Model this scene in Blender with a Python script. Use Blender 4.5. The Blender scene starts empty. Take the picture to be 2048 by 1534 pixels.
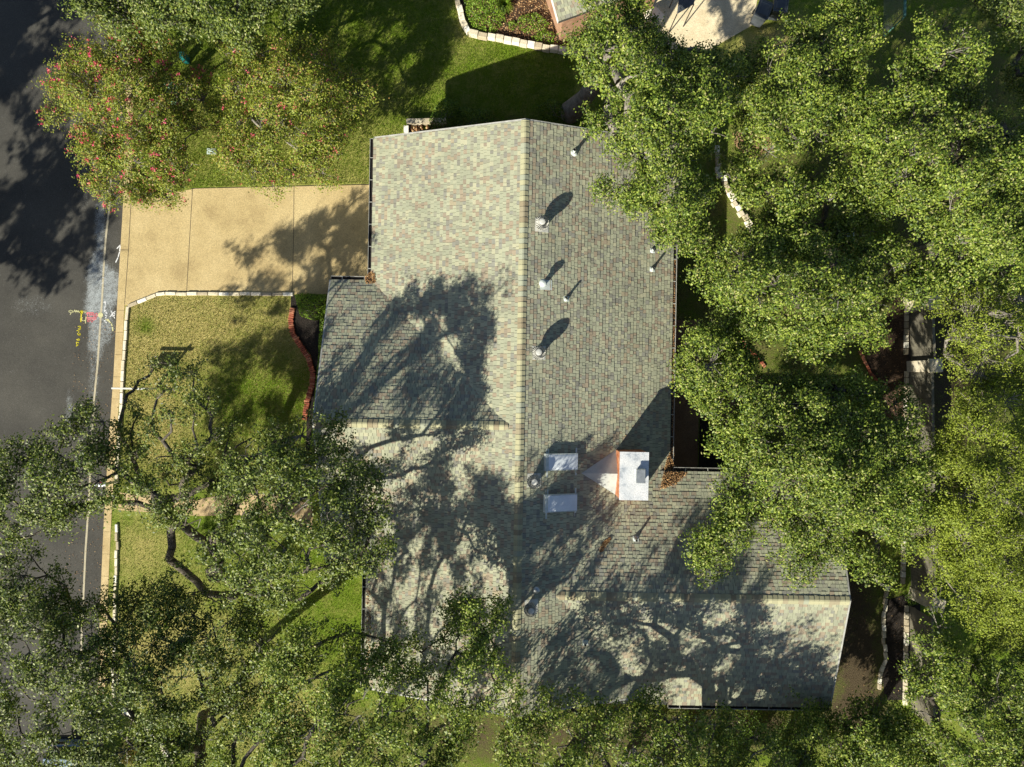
import bpy, math, random
import numpy as np
R = math.radians
# ---------------------------------------------------------------- camera, sky, sun
H, F, ROLL = 32.0, 1419.0, R(1.0)
SUN_EL, SUN_AZ = R(31.5), R(51.5)          # elevation; compass of the shadows measured from +x
scene = bpy.context.scene
cam_d = bpy.data.cameras.new('camera'); cam = bpy.data.objects.new('camera', cam_d)
scene.collection.objects.link(cam); scene.camera = cam
cam.location = (0, 0, H); cam.rotation_euler = (0, 0, ROLL)
cam_d.sensor_width = 36; cam_d.lens = F / 2048 * 36; cam_d.clip_end = 2000
W = bpy.data.worlds.new('World'); scene.world = W; W.use_nodes = True
sx, sy = -math.cos(SUN_AZ + ROLL), -math.sin(SUN_AZ + ROLL)
nt = W.node_tree; bg = nt.nodes['Background']
sky = nt.nodes.new('ShaderNodeTexSky'); sky.sky_type = 'NISHITA'; sky.sun_disc = False
sky.sun_elevation = SUN_EL; sky.sun_rotation = math.atan2(sx, sy)
nt.links.new(sky.outputs[0], bg.inputs[0]); bg.inputs[1].default_value = 0.056
sl = bpy.data.lights.new('sun', 'SUN'); sl.energy = 5.0; sl.angle = R(0.53); sl.color = (1.0, 0.94, 0.78)
so = bpy.data.objects.new('sun', sl); scene.collection.objects.link(so)
from mathutils import Vector
so.rotation_euler = Vector((sx * math.cos(SUN_EL), sy * math.cos(SUN_EL), math.sin(SUN_EL))).to_track_quat('Z', 'Y').to_euler()
so.location = (-30, -40, 40)
scene.view_settings.view_transform = 'Standard'; scene.view_settings.look = 'None'
scene.view_settings.exposure = 0.80; scene.view_settings.gamma = 1
scene.cycles.use_denoising = True
scene.cycles.max_bounces = 6; scene.cycles.diffuse_bounces = 2; scene.cycles.transmission_bounces = 4; scene.cycles.transparent_max_bounces = 4

rng = np.random.default_rng(11); random.seed(5)
CR, SR = math.cos(ROLL), math.sin(ROLL)
def P(px, py, z=0.0):
    """the place in the world, at height z, that this point of the survey photo shows"""
    cx = (px - 1024) * (H - z) / F; cy = -(py - 767) * (H - z) / F
    return (cx * CR - cy * SR, cx * SR + cy * CR, z)
def PN(pts, z):
    pts = np.asarray(pts, float); z = np.asarray(z, float) * np.ones(len(pts))
    cx = (pts[:, 0] - 1024) * (H - z) / F; cy = -(pts[:, 1] - 767) * (H - z) / F
    return np.stack([cx * CR - cy * SR, cx * SR + cy * CR, z], 1)

# ---------------------------------------------------------------- materials
MATS = {}
def lin(c): return tuple(((v / 255) / 12.92 if v / 255 <= 0.04045 else ((v / 255 + 0.055) / 1.055) ** 2.4) for v in c)
def new_mat(name, rough=0.8, spec=0.3, metal=0.0):
    m = bpy.data.materials.new(name); m.use_nodes = True; MATS[name] = m
    b = m.node_tree.nodes['Principled BSDF']
    b.inputs['Roughness'].default_value = rough; b.inputs['Specular IOR Level'].default_value = spec; b.inputs['Metallic'].default_value = metal
    return m, m.node_tree, b
def ramp(t, stops, mode='LINEAR'):
    n = t.nodes.new('ShaderNodeValToRGB'); n.color_ramp.interpolation = mode
    e = n.color_ramp.elements
    while len(e) > len(stops): e.remove(e[-1])
    while len(e) < len(stops): e.new(0.5)
    for i, (p, c) in enumerate(stops): e[i].position = p; e[i].color = (*c, 1)
    return n
def noise(t, scale, detail=4, rough=0.6, vec=None, dist=0.0):
    n = t.nodes.new('ShaderNodeTexNoise'); n.inputs['Scale'].default_value = scale; n.inputs['Detail'].default_value = detail
    n.inputs['Roughness'].default_value = rough; n.inputs['Distortion'].default_value = dist
    if vec is None: vec = t.nodes.new('ShaderNodeNewGeometry').outputs['Position']
    t.links.new(vec, n.inputs['Vector']); return n
def mix(t, fac, a, b, mode='MIX'):
    n = t.nodes.new('ShaderNodeMix'); n.data_type = 'RGBA'; n.blend_type = mode
    for s, v in ((n.inputs[0], fac), (n.inputs[6], a), (n.inputs[7], b)):
        if isinstance(v, (int, float)): s.default_value = v
        elif isinstance(v, tuple): s.default_value = (*v, 1)
        else: t.links.new(v, s)
    return n.outputs[2]
def bump(t, b, src, dist=0.02, strength=0.6):
    n = t.nodes.new('ShaderNodeBump'); n.inputs['Distance'].default_value = dist; n.inputs['Strength'].default_value = strength
    t.links.new(src, n.inputs['Height']); t.links.new(n.outputs[0], b.inputs['Normal'])
def noisy(name, stops, scale=3, fine=40, famt=0.5, rough=0.85, spec=0.3, metal=0.0, bd=0.01, bs=0.5, detail=5):
    m, t, b = new_mat(name, rough, spec, metal)
    n1 = noise(t, scale, detail); n2 = noise(t, fine, 3)
    ml = t.nodes.new('ShaderNodeMapRange'); ml.inputs[1].default_value = 0.3; ml.inputs[2].default_value = 0.7
    ml.inputs[3].default_value = 1 - famt; ml.inputs[4].default_value = 1 + famt * 0.6
    t.links.new(n2.outputs[0], ml.inputs[0])
    r = ramp(t, stops); t.links.new(n1.outputs[0], r.inputs[0])
    c = mix(t, 1.0, r.outputs[0], ml.outputs[0], 'MULTIPLY'); t.links.new(c, b.inputs['Base Color'])
    bump(t, b, n2.outputs[0], bd, bs)
    return m
def island(name, stops, rough=0.85, spec=0.25, noise_scale=60, namt=0.25, patch=None, trans=0.0, bumpd=0.004, mode='CONSTANT'):
    """colour picked per separate piece (shingle, leaf, stone, blade)"""
    m, t, b = new_mat(name, rough, spec)
    g = t.nodes.new('ShaderNodeNewGeometry'); r = ramp(t, stops, mode); t.links.new(g.outputs['Random Per Island'], r.inputs[0])
    col = r.outputs[0]
    if patch:
        n = noise(t, patch[0], 3); mr = t.nodes.new('ShaderNodeMapRange'); mr.inputs[1].default_value = 0.35; mr.inputs[2].default_value = 0.65
        mr.inputs[3].default_value = patch[1]; mr.inputs[4].default_value = patch[2]; t.links.new(n.outputs[0], mr.inputs[0])
        col = mix(t, 1.0, col, mr.outputs[0], 'MULTIPLY')
    if namt:
        n = noise(t, noise_scale, 3); mr = t.nodes.new('ShaderNodeMapRange'); mr.inputs[1].default_value = 0.3; mr.inputs[2].default_value = 0.7
        mr.inputs[3].default_value = 1 - namt; mr.inputs[4].default_value = 1 + namt; t.links.new(n.outputs[0], mr.inputs[0])
        col = mix(t, 1.0, col, mr.outputs[0], 'MULTIPLY')
        if bumpd: bump(t, b, n.outputs[0], bumpd, 0.5)
    t.links.new(col, b.inputs['Base Color'])
    if trans:
        tr = t.nodes.new('ShaderNodeBsdfTranslucent'); ms = t.nodes.new('ShaderNodeMixShader'); ms.inputs[0].default_value = trans
        c2 = mix(t, 1.0, col, (1.0, 1.0, 0.45), 'MULTIPLY'); t.links.new(c2, tr.inputs[0])
        t.links.new(b.outputs[0], ms.inputs[1]); t.links.new(tr.outputs[0], ms.inputs[2])
        t.links.new(ms.outputs[0], t.nodes['Material Output'].inputs[0])
    return m

island('shingle', [(0, lin((162, 164, 141))), (.22, lin((153, 156, 135))), (.44, lin((146, 146, 129))), (.60, lin((169, 168, 143))),
                   (.70, lin((154, 142, 123))), (.79, lin((144, 134, 118))), (.86, lin((138, 138, 128))), (.93, lin((130, 129, 119))), (.965, lin((158, 149, 126)))],
       rough=0.9, spec=0.15, noise_scale=70, namt=0.14, patch=(0.9, 0.91, 1.07))
island('ridge_shingle', [(0, lin((164, 162, 132))), (.3, lin((154, 152, 124))), (.5, lin((146, 138, 116))), (.75, lin((150, 154, 136))), (.9, lin((138, 128, 106)))], rough=0.9, spec=0.15, namt=0.12)
noisy('underlay', [(0.3, (0.05, 0.05, 0.045)), (0.7, (0.09, 0.085, 0.075))])
noisy('limestone', [(0.3, lin((190, 178, 150))), (0.7, lin((232, 224, 204)))], 2, 30, 0.3, bd=0.02)
island('limestone_block', [(0, lin((226, 218, 198))), (.4, lin((208, 198, 174))), (.7, lin((236, 232, 218))), (.9, lin((180, 168, 144)))], namt=0.22, noise_scale=18, bumpd=0.015)
island('brick_paver', [(0, lin((164, 96, 72))), (.4, lin((142, 80, 62))), (.75, lin((176, 118, 92)))], namt=0.25, noise_scale=30)
noisy('white_trim', [(0.3, lin((205, 205, 200))), (0.7, lin((226, 226, 220)))], 4, 40, 0.06, 0.6)
noisy('gutter_metal', [(0.3, lin((150, 150, 145))), (0.7, lin((186, 186, 180)))], 4, 40, 0.1, 0.5)
noisy('gutter_dirt', [(0.3, (0.008, 0.008, 0.01)), (0.7, (0.03, 0.025, 0.02))], 6, 60, 0.5)
noisy('galvanised', [(0.3, lin((168, 174, 176))), (0.7, lin((210, 214, 214)))], 6, 50, 0.15, 0.35, 0.5, 0.75)
noisy('dull_steel', [(0.3, lin((184, 184, 178))), (0.7, lin((214, 214, 206)))], 6, 50, 0.2, 0.5, 0.4, 0.1)
noisy('lead_white', [(0.3, lin((176, 188, 186))), (0.7, lin((214, 220, 216)))], 8, 50, 0.12, 0.6)
noisy('chimney_metal', [(0.30, lin((150, 160, 172))), (0.44, lin((214, 218, 222))), (0.7, lin((240, 240, 240)))], 1.8, 22, 0.22, 0.4, 0.5, 0.25, 0.02, 0.5, 8)
noisy('cricket_metal', [(0.3, lin((160, 166, 166))), (0.7, lin((188, 190, 184)))], 1.5, 20, 0.06, 0.5, 0.4, 0.2)
noisy('rust', [(0.35, lin((158, 88, 56))), (0.55, lin((196, 128, 88))), (0.7, lin((206, 170, 140)))], 5, 30, 0.3, 0.8)
noisy('skylight_acrylic', [(0.3, lin((206, 216, 226))), (0.7, lin((232, 238, 242)))], 1.2, 20, 0.04, 0.18, 0.6, 0, 0.002, 0.2)
noisy('dark_metal', [(0.3, (0.02, 0.02, 0.02)), (0.7, (0.045, 0.045, 0.045))], rough=0.5)
noisy('red_brick', [(0.3, lin((150, 112, 90))), (0.7, lin((180, 146, 120)))], 3, 30, 0.3)
noisy('bark', [(0.3, (0.055, 0.045, 0.035)), (0.7, (0.16, 0.14, 0.115))], 5, 25, 0.5, bd=0.03, bs=1)
noisy('pale_bark', [(0.3, (0.15, 0.135, 0.11)), (0.7, (0.34, 0.31, 0.27))], 4, 25, 0.35, bd=0.03, bs=1)
noisy('driveway_aggregate', [(0.30, lin((158, 138, 98))), (0.46, lin((188, 168, 122))), (0.56, lin((196, 176, 130))), (0.72, lin((206, 188, 142)))], 0.45, 30, 0.36, bd=0.010, bs=0.8, detail=8)
noisy('patio_aggregate', [(0.3, lin((120, 96, 76))), (0.7, lin((142, 116, 92)))], 1.0, 30, 0.4)
noisy('path_concrete', [(0.3, lin((176, 152, 112))), (0.7, lin((204, 182, 142)))], 1.2, 30, 0.35)
noisy('kerb_concrete', [(0.3, lin((178, 156, 112))), (0.7, lin((204, 184, 140)))], 1.5, 35, 0.25)
noisy('joint', [(0.3, (0.06, 0.05, 0.035)), (0.7, (0.11, 0.09, 0.06))])
noisy('crack_seal', [(0.3, lin((168, 160, 138))), (0.7, lin((190, 182, 158)))], 4, 40, 0.2)
noisy('mulch_soil', [(0.3, (0.035, 0.022, 0.014)), (0.55, (0.08, 0.05, 0.032)), (0.7, (0.14, 0.09, 0.055))], 2.5, 22, 0.6, bd=0.05, bs=1)
noisy('dark_soil', [(0.3, (0.012, 0.010, 0.008)), (0.7, (0.035, 0.026, 0.02))], 2.5, 22, 0.6, bd=0.05, bs=1)
noisy('bare_earth', [(0.3, (0.05, 0.04, 0.025)), (0.7, (0.10, 0.08, 0.05))], 0.8, 22, 0.5, bd=0.03)
noisy('grey_boards', [(0.3, lin((104, 100, 88))), (0.7, lin((142, 138, 122)))], 1.5, 30, 0.25)
noisy('cream_gravel', [(0.3, lin((206, 190, 156))), (0.7, lin((236, 222, 190)))], 2, 26, 0.3)
noisy('brown_deck', [(0.3, lin((140, 112, 82))), (0.7, lin((166, 136, 102)))], 2, 26, 0.2)
noisy('white_stucco', [(0.3, lin((225, 216, 196))), (0.7, lin((245, 240, 228)))], 2, 26, 0.1)
noisy('bin_plastic', [(0.3, (0.05, 0.06, 0.07)), (0.7, (0.09, 0.10, 0.115))], 3, 30, 0.15, 0.35, 0.5)
noisy('green_plastic', [(0.3, lin((120, 168, 140))), (0.7, lin((150, 192, 164)))], 3, 30, 0.12, 0.5)
noisy('teal_plastic', [(0.3, lin((20, 92, 92))), (0.7, lin((36, 116, 112)))], 3, 30, 0.12, 0.5)
noisy('pale_lid', [(0.3, lin((166, 186, 180))), (0.7, lin((196, 210, 204)))], 3, 30, 0.12, 0.6)
noisy('car_paint', [(0.3, lin((126, 144, 160))), (0.7, lin((136, 154, 170)))], 0.6, 20, 0.03, 0.22, 0.6, 0.4, 0.001)
noisy('glass_dark', [(0.3, (0.012, 0.018, 0.022)), (0.7, (0.02, 0.028, 0.032))], 1, 20, 0.05, 0.06, 0.8, 0, 0.0005)
noisy('rubber', [(0.3, (0.012, 0.012, 0.012)), (0.7, (0.03, 0.03, 0.03))])
noisy('red_lens', [(0.3, (0.3, 0.01, 0.01)), (0.7, (0.4, 0.02, 0.02))], 3, 20, 0.05, 0.2)
noisy('paint_white', [(0.3, lin((205, 208, 212))), (0.7, lin((236, 238, 240)))], 6, 40, 0.25)
noisy('paint_yellow', [(0.3, lin((180, 168, 30))), (0.7, lin((214, 202, 60)))], 6, 40, 0.25)
noisy('paint_cream', [(0.3, lin((180, 178, 130))), (0.7, lin((206, 204, 160)))], 6, 40, 0.25)
noisy('paint_pink', [(0.3, lin((208, 110, 122))), (0.7, lin((232, 146, 150)))], 6, 40, 0.25)
noisy('fence_green', [(0.3, lin((70, 112, 104))), (0.7, lin((92, 134, 124)))], 3, 30, 0.1, 0.5)
noisy('wire', [(0.3, lin((120, 128, 128))), (0.7, lin((150, 156, 156)))], 3, 30, 0.1, 0.4, 0.5, 0.6)
noisy('orange_plastic', [(0.3, lin((196, 90, 50))), (0.7, lin((214, 110, 60)))], 3, 30, 0.1, 0.5)

G = lambda a, b, c: (a, b, c)
island('oak_leaf', [(0, (.055, .10, .014)), (.2, (.11, .17, .020)), (.42, (.165, .235, .030)), (.62, (.235, .305, .042)), (.82, (.33, .39, .07)), (.95, (.40, .39, .16))],
       rough=0.5, spec=0.35, namt=0, patch=(0.7, 0.82, 1.12), trans=0.26)
island('dark_oak_leaf', [(0, (.045, .08, .016)), (.22, (.09, .135, .02)), (.46, (.145, .195, .028)), (.72, (.21, .265, .042)), (.92, (.33, .35, .13))],
       rough=0.5, spec=0.4, namt=0, patch=(0.7, 0.8, 1.15), trans=0.24)
island('elm_leaf', [(0, (.15, .205, .022)), (.3, (.215, .275, .028)), (.6, (.28, .345, .04)), (.85, (.35, .40, .06))], rough=0.55, spec=0.3, namt=0, patch=(0.8, 0.82, 1.12), trans=0.33)
island('crape_leaf', [(0, (.13, .18, .020)), (.3, (.22, .28, .032)), (.55, (.31, .36, .045)), (.80, (.38, .36, .08)), (.93, (.40, .24, .08)), (.975, (.44, .18, .12))],
       rough=0.5, spec=0.35, namt=0, patch=(0.9, 0.84, 1.12), trans=0.33)
island('crape_flower', [(0, (.62, .05, .12)), (.4, (.70, .12, .22)), (.7, (.56, .14, .10)), (.85, (.72, .20, .28))], rough=0.6, spec=0.2, namt=0, trans=0.2)
island('shrub_leaf', [(0, (.06, .12, .012)), (.4, (.11, .19, .018)), (.75, (.17, .26, .03))], rough=0.5, spec=0.35, namt=0, patch=(1.5, 0.8, 1.15), trans=0.28)
island('bright_shrub_leaf', [(0, (.13, .24, .02)), (.4, (.20, .33, .03)), (.75, (.28, .40, .05))], rough=0.5, spec=0.35, namt=0, trans=0.3)
island('dead_leaf', [(0, lin((130, 96, 62))), (.3, lin((158, 122, 80))), (.6, lin((100, 72, 50))), (.8, lin((184, 152, 108)))], rough=0.8, namt=0)
island('chip', [(0, lin((120, 88, 60))), (.35, lin((168, 134, 96))), (.6, lin((90, 66, 48))), (.85, lin((206, 176, 130)))], rough=0.9, namt=0)
island('grass_blade', [(0, (.10, .17, .012)), (.4, (.16, .245, .016)), (.75, (.23, .31, .024))], rough=0.6, spec=0.25, namt=0, trans=0.25)
island('dry_blade', [(0, (.40, .33, .13)), (.4, (.30, .28, .09)), (.75, (.50, .41, .20))], rough=0.7, spec=0.2, namt=0, trans=0.2)

def lawn_mat():
    m, t, b = new_mat('lawn', 0.9, 0.15)
    n1 = noise(t, 22, 5, 0.7); n2 = noise(t, 1.3, 5, 0.65); n3 = noise(t, 7, 4, 0.7)
    g = ramp(t, [(0.32, (.05, .09, .008)), (0.5, (.12, .195, .014)), (0.68, (.22, .30, .024))]); t.links.new(n1.outputs[0], g.inputs[0])
    d = ramp(t, [(0.30, (.20, .17, .05)), (0.5, (.44, .38, .13)), (0.70, (.66, .55, .27))]); t.links.new(n1.outputs[0], d.inputs[0])
    e = ramp(t, [(0.3, (.05, .038, .022)), (0.7, (.12, .092, .055))]); t.links.new(n1.outputs[0], e.inputs[0])
    def att(nm):
        a = t.nodes.new('ShaderNodeAttribute'); a.attribute_name = nm; return a.outputs['Fac']
    def thr(f, noi, w, lo, hi):
        a = t.nodes.new('ShaderNodeMath'); a.operation = 'MULTIPLY_ADD'; t.links.new(noi, a.inputs[0]); a.inputs[1].default_value = w; t.links.new(f, a.inputs[2])
        r = t.nodes.new('ShaderNodeMapRange'); t.links.new(a.outputs[0], r.inputs[0]); r.inputs[1].default_value = lo; r.inputs[2].default_value = hi; return r.outputs[0]
    n23 = t.nodes.new('ShaderNodeMath'); n23.operation = 'ADD'; t.links.new(n2.outputs[0], n23.inputs[0]); t.links.new(n3.outputs[0], n23.inputs[1])
    c = mix(t, thr(att('dry'), n23.outputs[0], 0.9, 0.95, 1.75), g.outputs[0], d.outputs[0])
    c = mix(t, thr(att('bare'), n23.outputs[0], 0.6, 0.85, 1.45), c, e.outputs[0])  # dark earth tone: real bare soil and painted shade below the crowns
    t.links.new(c, b.inputs['Base Color']); bump(t, b, n1.outputs[0], 0.05, 1.0)
lawn_mat()
def asphalt_mat():
    m, t, b = new_mat('asphalt', 0.85, 0.3)
    n1 = noise(t, 45, 3, 0.7); n2 = noise(t, 0.5, 5); n3 = noise(t, 5, 6, 0.8)
    a = ramp(t, [(0.3, (.034, .033, .030)), (0.7, (.092, .089, .080))]); t.links.new(n1.outputs[0], a.inputs[0])
    b2 = ramp(t, [(0.3, (.75, .75, .75)), (0.7, (1.25, 1.24, 1.2))]); t.links.new(n2.outputs[0], b2.inputs[0])
    c = mix(t, 1.0, a.outputs[0], b2.outputs[0], 'MULTIPLY')
    at = t.nodes.new('ShaderNodeAttribute'); at.attribute_name = 'chalk'
    s = t.nodes.new('ShaderNodeMath'); s.operation = 'MULTIPLY_ADD'; t.links.new(n3.outputs[0], s.inputs[0]); s.inputs[1].default_value = 1.5; t.links.new(at.outputs['Fac'], s.inputs[2])
    s2 = t.nodes.new('ShaderNodeMath'); s2.operation = 'MULTIPLY_ADD'; t.links.new(n1.outputs[0], s2.inputs[0]); s2.inputs[1].default_value = 2.6; t.links.new(s.outputs[0], s2.inputs[2])
    r = t.nodes.new('ShaderNodeMapRange'); t.links.new(s2.outputs[0], r.inputs[0]); r.inputs[1].default_value = 2.45; r.inputs[2].default_value = 3.3; r.inputs[4].default_value = 0.85
    c = mix(t, r.outputs[0], c, lin((178, 186, 190))); t.links.new(c, b.inputs['Base Color']); bump(t, b, n1.outputs[0], 0.012, 0.8)
asphalt_mat()

# ---------------------------------------------------------------- mesh helpers
COL = scene.collection
def tag(o, label=None, cat=None, group=None, kind=None):
    if label: o['label'] = label
    if cat: o['category'] = cat
    if group: o['group'] = group
    if kind: o['kind'] = kind
    return o
def empty(name, loc, label=None, cat=None, group=None, rz=0.0):
    o = bpy.data.objects.new(name, None); COL.objects.link(o); o.location = loc; o.rotation_euler.z = rz; o.empty_display_size = 0.3
    return tag(o, label, cat, group)
def link_mesh(name, me, mats, parent=None, smooth=False):
    for m in ([mats] if isinstance(mats, str) else mats): me.materials.append(MATS[m])
    if smooth: me.shade_smooth()
    o = bpy.data.objects.new(name, me); COL.objects.link(o)
    if parent is not None:
        o.parent = parent
        if parent.type == 'EMPTY' and not parent.get('_local'):
            pass
    return o
class MB:
    """collects faces in world coordinates; build() links them as one mesh"""
    def __init__(s): s.v = []; s.f = []; s.m = []
    def face(s, pts, m=0):
        i = len(s.v); s.v += [tuple(p) for p in pts]; s.f.append(tuple(range(i, i + len(pts)))); s.m.append(m)
    def vf(s, vs, fs, m=0):
        i = len(s.v); s.v += [tuple(p) for p in vs]
        for f in fs: s.f.append(tuple(i + k for k in f)); s.m.append(m)
    def box(s, x0, x1, y0, y1, z0, z1, m=0):
        s.vf([(x0, y0, z0), (x1, y0, z0), (x1, y1, z0), (x0, y1, z0), (x0, y0, z1), (x1, y0, z1), (x1, y1, z1), (x0, y1, z1)],
             [(3, 2, 1, 0), (4, 5, 6, 7), (0, 1, 5, 4), (1, 2, 6, 5), (2, 3, 7, 6), (3, 0, 4, 7)], m)
    def obox(s, c, ang, lx, ly, z0, z1, m=0, taper=1.0, shift=(0, 0)):
        ca, sa = math.cos(ang), math.sin(ang); vs = []
        for z, k, sh in ((z0, 1, (0, 0)), (z1, taper, shift)):
            for a, b in ((-1, -1), (1, -1), (1, 1), (-1, 1)):
                x = a * lx / 2 * k + sh[0]; y = b * ly / 2 * k + sh[1]; vs.append((c[0] + x * ca - y * sa, c[1] + x * sa + y * ca, z))
        s.vf(vs, [(3, 2, 1, 0), (4, 5, 6, 7), (0, 1, 5, 4), (1, 2, 6, 5), (2, 3, 7, 6), (3, 0, 4, 7)], m)
    def prism(s, pts, z0, z1, m=0, bottom=True):
        n = len(pts); vs = [(p[0], p[1], z0) for p in pts] + [(p[0], p[1], z1) for p in pts]
        a = sum(pts[i][0] * pts[(i + 1) % n][1] - pts[(i + 1) % n][0] * pts[i][1] for i in range(n))
        o = range(n) if a > 0 else range(n - 1, -1, -1); o = list(o)
        fs = [tuple(n + k for k in o)] + ([tuple(reversed(o))] if bottom else [])
        for i in range(n): k, j = o[i], o[(i + 1) % n]; fs.append((k, j, n + j, n + k))
        s.vf(vs, fs, m)
    def tube(s, pts, rad, n=8, m=0, caps=True):
        pts = [Vector(p) for p in pts]; rad = rad if hasattr(rad, '__len__') else [rad] * len(pts); vs = []; fs = []
        up = Vector((0, 0, 1)); prev = None
        for i, p in enumerate(pts):
            d = (pts[min(i + 1, len(pts) - 1)] - pts[max(i - 1, 0)]).normalized()
            if prev is None: a = d.cross(up if abs(d.z) < 0.9 else Vector((1, 0, 0))).normalized()
            else: a = (prev - d * prev.dot(d)).normalized()
            prev = a; b = d.cross(a)
            for k in range(n):
                t = 2 * math.pi * k / n; vs.append(p + (a * math.cos(t) + b * math.sin(t)) * rad[i])
        for i in range(len(pts) - 1):
            for k in range(n): fs.append((i * n + k, i * n + (k + 1) % n, (i + 1) * n + (k + 1) % n, (i + 1) * n + k))
        if caps: fs += [tuple(range(n - 1, -1, -1)), tuple((len(pts) - 1) * n + k for k in range(n))]
        s.vf(vs, fs, m)
    def lathe(s, c, prof, n=20, m=0, cap=True):
        vs = [(c[0] + r * math.cos(2 * math.pi * k / n), c[1] + r * math.sin(2 * math.pi * k / n), c[2] + z) for r, z in prof for k in range(n)]
        fs = [(i * n + k, i * n + (k + 1) % n, (i + 1) * n + (k + 1) % n, (i + 1) * n + k) for i in range(len(prof) - 1) for k in range(n)]
        if cap: fs.append(tuple((len(prof) - 1) * n + k for k in range(n)))
        s.vf(vs, fs, m)
    def build(s, name, mats, parent=None, smooth=False, bevel=0):
        me = bpy.data.meshes.new(name)
        off = Vector(parent_origin(parent)) if parent is not None else Vector((0, 0, 0))
        me.from_pydata([tuple(Vector(v) - off) for v in s.v], [], s.f)
        me.polygons.foreach_set('material_index', s.m); me.update()
        o = link_mesh(name, me, mats, parent, smooth)
        if bevel:
            b = o.modifiers.new('bevel', 'BEVEL'); b.width = bevel; b.segments = 2; b.limit_method = 'ANGLE'
        return o
def parent_origin(p):
    o = Vector((0, 0, 0))
    while p is not None: o += p.location; p = p.parent
    return o
def np_mesh(name, V, nper, mats, parent=None, midx=None):
    """V: (N*nper,3) vertices, one separate polygon of nper corners each"""
    V = np.asarray(V, np.float32)
    if parent is not None: V = V - np.array(parent_origin(parent), np.float32)
    n = len(V); nf = n // nper
    me = bpy.data.meshes.new(name); me.vertices.add(n); me.vertices.foreach_set('co', V.ravel())
    me.loops.add(n); me.loops.foreach_set('vertex_index', np.arange(n, dtype=np.int32))
    me.polygons.add(nf); me.polygons.foreach_set('loop_start', np.arange(0, n, nper, dtype=np.int32))
    if midx is not None: me.polygons.foreach_set('material_index', np.asarray(midx, np.int32))
    me.update(calc_edges=True)
    return link_mesh(name, me, mats, parent)
def unit(a): return a / np.maximum(np.linalg.norm(a, axis=1, keepdims=True), 1e-9)
def leaves(c, nrm, L, Wd, aspect_rng=0.25, dirs=None):
    n = len(c); r = rng.normal(size=(n, 3)) if dirs is None else dirs
    a = unit(r - (r * nrm).sum(1, keepdims=True) * nrm); b = np.cross(nrm, a)
    s = (1 + aspect_rng * rng.uniform(-1, 1, (n, 1)))
    a = a * L * s / 2; b = b * Wd * s / 2
    return np.stack([c - a, c + b - a * 0.1, c + a, c - b - a * 0.1], 1).reshape(-1, 3)

def sheet(name, pts_px, z, mat, kind='structure', thick=None):
    mb = MB(); w = [P(x, y, z) for x, y in pts_px]
    mb.prism(w, z - (thick or 0.03), z)
    return tag(mb.build(name, mat), kind=kind)

# ---------------------------------------------------------------- ground
ys = np.array([P(1024, y, 0)[1] for y in (-400, 0, 200, 420, 620, 760, 900, 1060, 1200, 1330, 1900)])
kx = np.array([P(x, y, 0)[0] for x, y in zip((272, 256, 251, 245, 233, 226, 216, 206, 200, 196, 178), (-400, 0, 200, 420, 620, 760, 900, 1060, 1200, 1330, 1900))])
def kerb_x(y): return np.interp(y, ys[::-1], kx[::-1])
ROADZ = -0.12
mb = MB(); mb.face([(-400, -400, -0.16), (400, -400, -0.16), (400, 400, -0.16), (-400, 400, -0.16)])
tag(mb.build('ground', 'bare_earth'), kind='structure')
def grid(name, xs_fn, y0, y1, ny, nx, z, mat, attrs):
    yy = np.linspace(y0, y1, ny); V = np.zeros((ny, nx, 3))
    for i, y in enumerate(yy): V[i, :, 0] = xs_fn(y, nx); V[i, :, 1] = y
    V[:, :, 2] = z; V = V.reshape(-1, 3)
    i, j = np.meshgrid(np.arange(ny - 1), np.arange(nx - 1), indexing='ij'); a = (i * nx + j).ravel()
    Fc = np.stack([a, a + 1, a + nx + 1, a + nx], 1)
    me = bpy.data.meshes.new(name); me.from_pydata(V.tolist(), [], Fc.tolist())
    for k, fn in attrs.items():
        at = me.attributes.new(k, 'FLOAT', 'POINT'); at.data.foreach_set('value', fn(V).astype(np.float32))
    me.update(); return tag(link_mesh(name, me, mat), kind='structure')
def blobs(V, lst, base):
    out = np.full(len(V), float(base))
    for px, py, rx, ry, val in lst:
        c = P(px, py, 0); k = F / H
        g = np.exp(-(((V[:, 0] - c[0]) * k / rx) ** 2 + ((V[:, 1] - c[1]) * k / ry) ** 2))
        out += (val - out) * g
    return out
def blobs_h(V, lst, base):
    out = np.full(len(V), float(base))
    for px, py, rx, ry, val in lst:
        c = P(px, py, 0); k = F / H; d = (((V[:, 0] - c[0]) * k / rx) ** 2 + ((V[:, 1] - c[1]) * k / ry) ** 2)
        out += (val - out) * np.clip(1.5 - d, 0, 1)
    return out
DRY = [(330, 640, 120, 60, 0.95), (600, 640, 50, 60, 0.8), (420, 660, 190, 90, 0.86), (300, 700, 70, 120, 0.9), (560, 690, 70, 60, 0.72), (520, 800, 130, 110, 0.10), (320, 850, 70, 110, 0.8), (540, 930, 120, 60, 0.45), (440, 1050, 70, 40, 0.05),
       (290, 1100, 70, 70, 0.62), (330, 1300, 150, 120, 0.82), (560, 1400, 100, 80, 0.7), (700, 1250, 70, 100, 0.05), (640, 350, 120, 30, 0.62), (740, 310, 40, 60, 0.6), (460, 330, 60, 30, 0.3), (780, 200, 60, 40, 0.35), (930, 40, 30, 60, 0.6),
       (1560, 100, 100, 50, 0.95), (600, 1480, 120, 50, 0.75), (290, 650, 25, 18, 0.1), (450, 240, 300, 120, 0.35)]
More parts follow.
